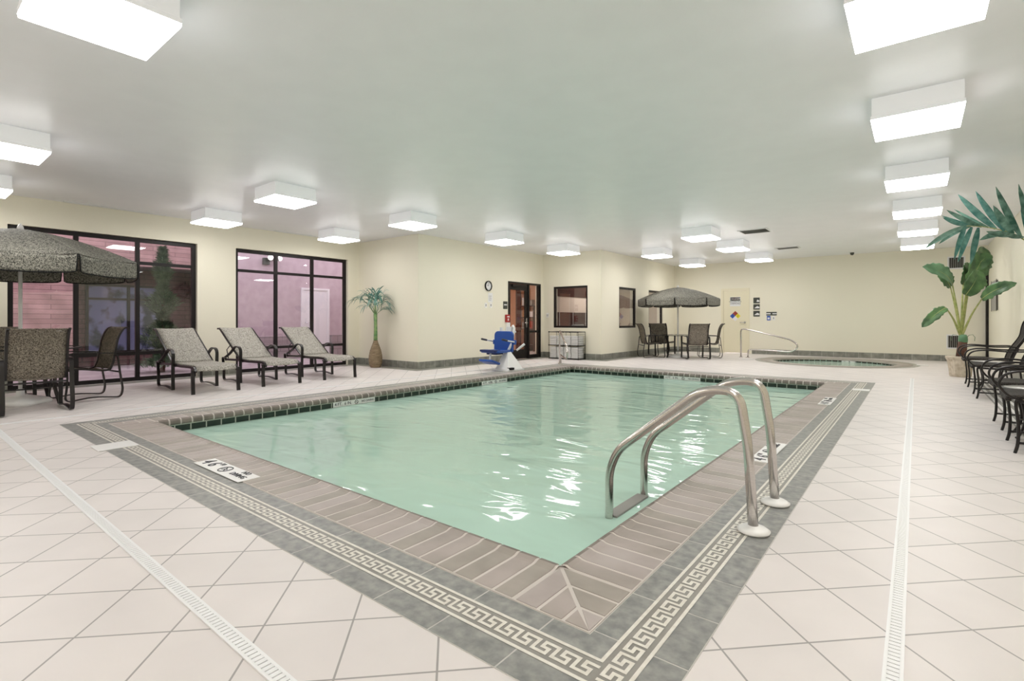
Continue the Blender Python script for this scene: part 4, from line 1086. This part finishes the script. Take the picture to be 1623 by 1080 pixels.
def banana_leaf(p0,p1,p2,width,facing,key,tear=.15,fold=.25):
    """p0 petiole crown, p1 leaf base, p2 leaf tip"""
    mb=MB(); crown=bp(1523,535); 
    m1=crown.lerp(p1,.5)+Vector((0,0,.06)); mb.tube(curve([crown,m1,p1],6),[.022-.012*i/12 for i in range(13)],n=8); pe=mb.build('petiole','petiole',root)
    d=(p2-p1); fv=Vector(facing).normalized(); sd=d.cross(fv).normalized(); nrm=sd.cross(d).normalized()
    n=16; rows=[]; mid=[]
    rng=random.Random(int(abs(p1.x+p2.z)*1e4))
    for i in range(n+1):
        s=i/n; c=p1.lerp(p2,s)+nrm*(.10*math.sin(PI*s)*d.length)+Vector((0,0,-.10*s*s*d.length)); mid.append(c)
        w=width*(math.sin(PI*min(1,.06+s*.92))**.55)/2*(1 if s<1 else .1)
        row=[]
        for j in range(-4,5):
            f=j/4; ww=w*(1+(rng.uniform(-tear,tear) if abs(j)==4 else 0)); row.append(c+sd*f*ww - nrm*(-fold*abs(f)*ww)+nrm*(.02*math.sin(8*s*PI+j)*abs(f)*width))
        rows.append(row)
    mb=MB(); mb.sheet(rows,.004); lf=mb.build('leaf',key,pe)
    mb=MB(); mb.tube([c-nrm*.002 for c in mid],[.010*(1-.8*i/n) for i in range(n+1)],n=6); mb.build('midrib','midrib',lf)
cam_dir=Vector((.622,-.783,.15)) # leaf face orientation, towards the pool
banana_leaf(None,bp(1509,450,.1),bp(1462,416,-.1),.30,(.2,-.9,.5),'gleaf2')
banana_leaf(None,bp(1506,455,.2),bp(1486,430,.2),.26,(.5,-.8,.2),'gleaf')
banana_leaf(None,bp(1530,468,-.1),bp(1551,424,-.15),.36,cam_dir,'gleaf',.12)
banana_leaf(None,bp(1533,450,.15),bp(1558,384,.25),.40,(.7,-.6,.3),'gleaf')
banana_leaf(None,bp(1540,432,.2),bp(1568,398,.1),.28,(.3,-.8,.5),'gleaf')
banana_leaf(None,bp(1556,474,-.3),bp(1611,443,-.8),.24,(.4,-.8,.55),'gleaf')
banana_leaf(None,bp(1499,488,-.05),bp(1461,514,-.1),.19,(.3,-.7,.6),'gleaf')
banana_leaf(None,bp(1526,452,.25),bp(1533,412,.3),.30,(.7,-.7,.1),'gleaf')
# big palm by right wall
PXc,PYc=1.12,8.25
root=empty('potted_palm',(PXc,PYc,0)); tag(root,'large potted palm whose blue green frond reaches in from the right edge','palm')
mb=MB(); mb.lathe([(.15,0),(.16,.02),(.19,.28),(.21,.30),(.21,.34),(.19,.34),(.18,.31),(.01,.31)],(0,0,0),40); mb.build('pot','pot',root)
mb=MB(); mb.tube(curve([(0,0,.3),(.04,.02,.9),(.0,0,1.5),(.03,-.1,1.86)],5),[.05]*16,n=12); mb.build('trunk','bark',root)
cr=Vector((.03,-.1,1.84))
def wp(px,py,y):
    u=(px-811.5)/806; k=(.783*u-.622)/(.783+.622*u); x=k*y; dd=y/(.783+.622*u); return Vector((x-PXc,y-PYc,1.07+(508-py)*dd/806))
random.seed(3)
path=[cr,wp(1640,390,8.1),wp(1605,371,8.08),wp(1568,361,8.05),wp(1532,358,8.0)]
P=curve(path,6); mb=MB(); mb.tube(P,[.011*(1-.7*i/(len(P)-1)) for i in range(len(P))],'petiole',n=8)
# leaflets posed one by one: base px, tip px, depth shift
LF=[((1618,375),(1578,300),0,.08),((1606,371),(1574,330),-.1,.075),((1592,366),(1546,307),.05,.07),((1578,363),(1518,312),-.05,.07),((1566,361),(1512,336),.1,.065),((1556,360),(1500,337),-.1,.06),((1545,359),(1492,346),.05,.06),
    ((1534,358),(1494,349),-.05,.06),((1532,358),(1464,389),0,.06),((1538,359),(1487,381),.1,.05),((1530,358),(1512,405),-.1,.06),((1540,360),(1518,409),-.2,.06),((1550,361),(1538,413),.1,.075),((1600,371),(1552,374),-.15,.07),((1612,374),(1563,371),-.25,.07),((1622,377),(1588,372),-.3,.06),((1636,388),(1618,330),.1,.08),((1645,390),(1614,296),-.1,.08)]
for (b_,t_,dy,w_) in LF:
    B_=wp(*b_,8.06); T_=wp(*t_,8.06+dy); down=t_[1]>b_[1]
    leaflet(mb,B_,T_,(-.5,.4,.8) if not down else (.5,-.8,.2),w_,.05 if down else -.03,random.choice(['frond','frond2']),n=8)
mb.build('frond',None,root)
for (a,b_,z) in((.2,-.75,.55),(.22,-.5,.8),(.2,.2,.85),(.1,-.95,.2),(.24,-.1,.5)):
    frond(root,[cr,cr+Vector((a*.3,b_*.3,z*.5)),cr+Vector((a*.7,b_*.65,z*.85)),cr+Vector((a,b_,z*.7))],12,.34,.05,['frond','frond2'],droop=.1,r=.011,start=.3,xmax=XR-.03-PXc)

# ------------------------------------------------------------------ outdoors beyond the windows
mb=MB(); mb.b2(-16.5,XL-.25,-4,14,-.12,-.02); st(mb,'ground','paving')
XO=-14.0
wall_o=MB()
wall('wall_courtyard_brick','x',XO,-.3,-4,5.75,[(2.68,5.2,0,2.32)],z1=6,key='brick_ext')
wall('wall_courtyard_pink','x',XO,-.3,5.75,14,[],z1=6,key='stucco')
mb=MB(); mb.b2(XO-1.2,XO-1.0,2.3,5.6,-.05,2.7); mb.b2(XO-1.0,XO-.3,2.48,2.68,-.05,2.4); mb.b2(XO-1.0,XO-.3,5.2,5.4,-.05,2.4); mb.b2(XO-1.0,XO-.3,2.68,5.2,2.32,2.45); st(mb,'wall_courtyard_recess','brick_dark')
root=empty('courtyard_window'); tag(root,'dark framed window with dusk blue panes in the recess outside the first window','window')
mb=MB(); xw=XO-.97
a0,a1,z0,z1=3.06,4.66,.30,1.92
for q in((a0,a0+.05,z0,z1),(a1-.05,a1,z0,z1),(3.84,3.90,z0,z1),(a0,a1,z1-.05,z1),(a0,a1,z0,z0+.05),(a0,a1,1.55,1.60)): mb.b2(xw-.03,xw+.03,*q)
mb.build('window_frame','bronze2',root)
mb=MB(); mb.b2(xw-.01,xw,a0,a1,z0,z1); mb.build('window_pane','painted_skyglass',root)
root=empty('courtyard_door',(XO,8.2,0)); tag(root,'plain white door in the pinkish wall outside the second window','door')
mb=MB(); mb.b2(0,.05,-.45,-.39,-.02,2.02); mb.b2(0,.05,.39,.45,-.02,2.02); mb.b2(0,.05,-.39,.39,1.96,2.02); mb.build('door_frame','white',root)
mb=MB(); mb.b2(0,.03,-.39,.39,-.02,1.96); lf=mb.build('door_leaf','white',root)
mb=MB(); mb.tube([(.03,-.33,1.0),(.08,-.33,1.0),(.085,-.22,1.0)],.012); mb.build('door_handle','chrome',lf)
mb=MB(); mb.b2(XO,XO+.12,5.78,7.72,-.02,.62); mb.b2(XO,XO+.12,8.68,11,-.02,.62); st(mb,'wall_courtyard_base','stone_band')
M['flood']=mat('flood_lens',(1,1,1),.3,emit=(1,.95,.9),es=4)
root=empty('floodlight',(XO,6.8,2.72)); tag(root,'twin lamp floodlight on the pinkish wall outside the second window','floodlight')
mb=MB(); mb.b2(0,.10,-.16,.0,-.12,.06); mb.build('junction_box','darksign',root)
for s in(-1,1):
    mb=MB(); mb.tube([(.06,-.02,.02),(.14,.06+s*.08,.05),(.22,.08+s*.12,.06)],[.03,.05,.08],n=12); h=mb.build('lamp_head','grey',root)
    mb=MB(); mb.lathe([(.001,0),(.07,0),(.07,.012),(.001,.012)],(0,0,0),16,cap=False); mb.v=[(.225+v[2],.083+s*.125+v[0],.06+v[1]) for v in mb.v]; mb.build('lamp_lens','flood',h)

# conifer outside
random.seed(11)
def conifer(x,y,h,r0,label,n=2600):
    root=empty('evergreen_tree',(x,y,-.02)); tag(root,label,'tree','trees in the courtyard')
    mb=MB(); mb.tube([(0,0,0),(.02,0,h*.5),(0,0,h*.95)],[.05,.03,.008],n=8); mb.build('trunk','bark',root)
    mb=MB()
    for k in range(n):
        z=.12+(h-.12)*(random.random()**1.15); rr=r0*(1-z/h)**.75*(.55+.45*math.sin(z*9+1))+.03
        a=random.uniform(0,2*PI); q=rr*random.uniform(.3,1.0); b=Vector((q*math.cos(a),q*math.sin(a),z))
        d=Vector((math.cos(a),math.sin(a),random.uniform(.2,1.2))).normalized()*random.uniform(.06,.15)
        leaflet(mb,b,b+d,(0,0,1),.03,.02,'ext_green',n=2)
    mb.build('foliage',None,root)
conifer(-12.4,3.8,2.6,.50,'feathery green conifer close behind the right pane of the first window',6500)


# rooms behind the interior openings
mb=MB(); mb.b2(-12.4,-8.83,14.5,14.6,0,2.6); mb.b2(-12.5,-12.4,9.5,14.6,0,2.6); mb.b2(-12.4,-8.73,9.5,9.6,0,2.6); st(mb,'wall_corridor','peach')
mb=MB(); mb.b2(-12.5,-8.83,9.5,14.6,2.6,2.7,'white'); mb.b2(-8.83,XW2-.2,12.4,YB,2.6,2.7,'white'); st(mb,'ceiling_side_rooms')
mb=MB(); mb.b2(-12.5,-11.03,9.5,14.6,-.06,-.001,'corr'); st(mb,'floor_corridor')
mb=MB(); mb.b2(-8.83,-8.73,12.4,YB,0,2.6); mb.b2(-8.73,-6.83,YB,YB+.1,0,2.6); st(mb,'wall_office','beige')
root=empty('bookcase',(-10.6,14.3,0)); tag(root,'dark shelf unit seen through the glass entrance door','bookcase')
mb=MB(); mb.b2(-.48,-.27,-.15,-.10,0,2.3); mb.build('tall_panel','wood',root)
mb=MB()
for z in(.2,.75,1.15,1.55): mb.b2(-.27,.30,-.15,.15,z,z+.03)
mb.b2(.27,.30,-.15,.15,0,1.55); mb.b2(-.27,.27,.12,.15,0,.75); mb.build('shelf','wood',root)
gb='boxes on the shelf behind the entrance door'
for k,(x,z,w_,h_,mk) in enumerate([(.0,1.58,.2,.28,'white'),(.26,1.58,.16,.2,'grey'),(.02,1.18,.18,.24,'orange'),(.28,1.18,.2,.2,'white'),(.0,.78,.2,.22,'grey'),(.27,.78,.18,.26,'red_sign')]):
    mb=MB(); mb.b2(-w_/2,w_/2,-.08,.08,0,h_); o=mb.build('storage_box',mk,loc=(-10.74+x,14.28,z+.002),bevel=.004)
    tag(o,['white box on the left of the top shelf','grey box on the right of the top shelf','orange box on the left of the middle shelf','white box on the right of the middle shelf','grey box on the left of the lowest filled shelf','red box on the right of the lowest filled shelf'][k]+' behind the entrance door','box',gb)
# office blinds on the far partition
root=empty('window_blind',(-8.72,14.0,0)); tag(root,'dark red brown slatted blinds seen through the small window above the towel rack','blind')
mb=MB()
z=.55
while z<1.32: mb.box((.02,0,z),(.006,2.9,.036),rot=Matrix.Rotation(R(25),3,'Y')); z+=.042
mb.b2(-.005,.004,-1.45,1.45,.5,1.32); mb.build('slats','wood',root)
mb=MB(); z=1.84
while z<2.45: mb.box((.02,0,z),(.006,2.9,.036),rot=Matrix.Rotation(R(25),3,'Y')); z+=.042
mb.b2(-.005,.004,-1.45,1.45,1.82,2.47); mb.build('slats','wood',root)
mb=MB()
for y_ in(-.7,.1,.9): mb.b2(.035,.04,y_-.006,y_+.006,.5,1.32)
mb.build('cord','white',root)
def office_chair(x,y,rz,label):
    t=empty('office_chair',(x,y,0),R(rz)); tag(t,label,'chair','chairs in the room behind the small window')
    mb=MB(); mb.sheet([[Vector((-.2+.4*j/4,-.2-.05*(i/4)-.02*math.sin(PI*j/4),.5+.45*i/4)) for j in range(5)] for i in range(5)],.02); mb.build('backrest','grey',t)
    mb=MB(); mb.b2(-.21,.21,-.2,.2,.44,.48); mb.build('seat','grey',t,bevel=.01)
    for a in(-.18,.18):
        for b in(-.17,.17):
            mb=MB(); mb.tube([(a,b,.44),(a*1.1,b*1.1,0)],.012,n=6); mb.build('leg','chrome',t)
office_chair(-8.1,13.2,60,'pale grey chair at the left in the room behind the small window')
office_chair(-7.45,13.5,-30,'pale grey chair at the right in the room behind the small window')

# ------------------------------------------------------------------ light, world, camera
def area(name, loc, rot, size, power, col):
    l=bpy.data.lights.new(name,'AREA'); l.energy=power; l.size=size; l.color=col
    o=bpy.data.objects.new(name,l); C.objects.link(o); o.location=loc; o.rotation_euler=rot; return o
area('corridor_fill',(-10.4,11.5,2.55),(0,0,0),.8,60,(1,.9,.8))  # area light added to brighten the corridor, has no fixture
area('office_fill',(-7.75,14.8,2.55),(0,0,0),.8,40,(1,.93,.85))  # added fill for the office, not a modelled lamp
w=bpy.data.worlds.new('World'); bpy.context.scene.world=w; w.use_nodes=True
nt=w.node_tree; bg=nt.nodes['Background']; bg.inputs[0].default_value=(.78,.70,.76,1); bg.inputs[1].default_value=2.9
cam=bpy.data.cameras.new('Camera'); co=bpy.data.objects.new('Camera',cam); C.objects.link(co)
co.location=(0,0,1.07); co.rotation_euler=(R(90),0,math.atan((1452-811.5)/806))
cam.sensor_width=36; cam.lens=806/1623*36; cam.shift_y=-32/1623; cam.clip_start=.05; cam.clip_end=200
s=bpy.context.scene; s.camera=co
s.view_settings.view_transform='Standard'; s.view_settings.look='None'; s.view_settings.gamma=1; s.view_settings.exposure=0.15
s.view_settings.use_curve_mapping=False
s.cycles.max_bounces=10; s.cycles.diffuse_bounces=6; s.cycles.transparent_max_bounces=12
s.cycles.use_denoising=True
s.cycles.caustics_reflective=False; s.cycles.caustics_refractive=False
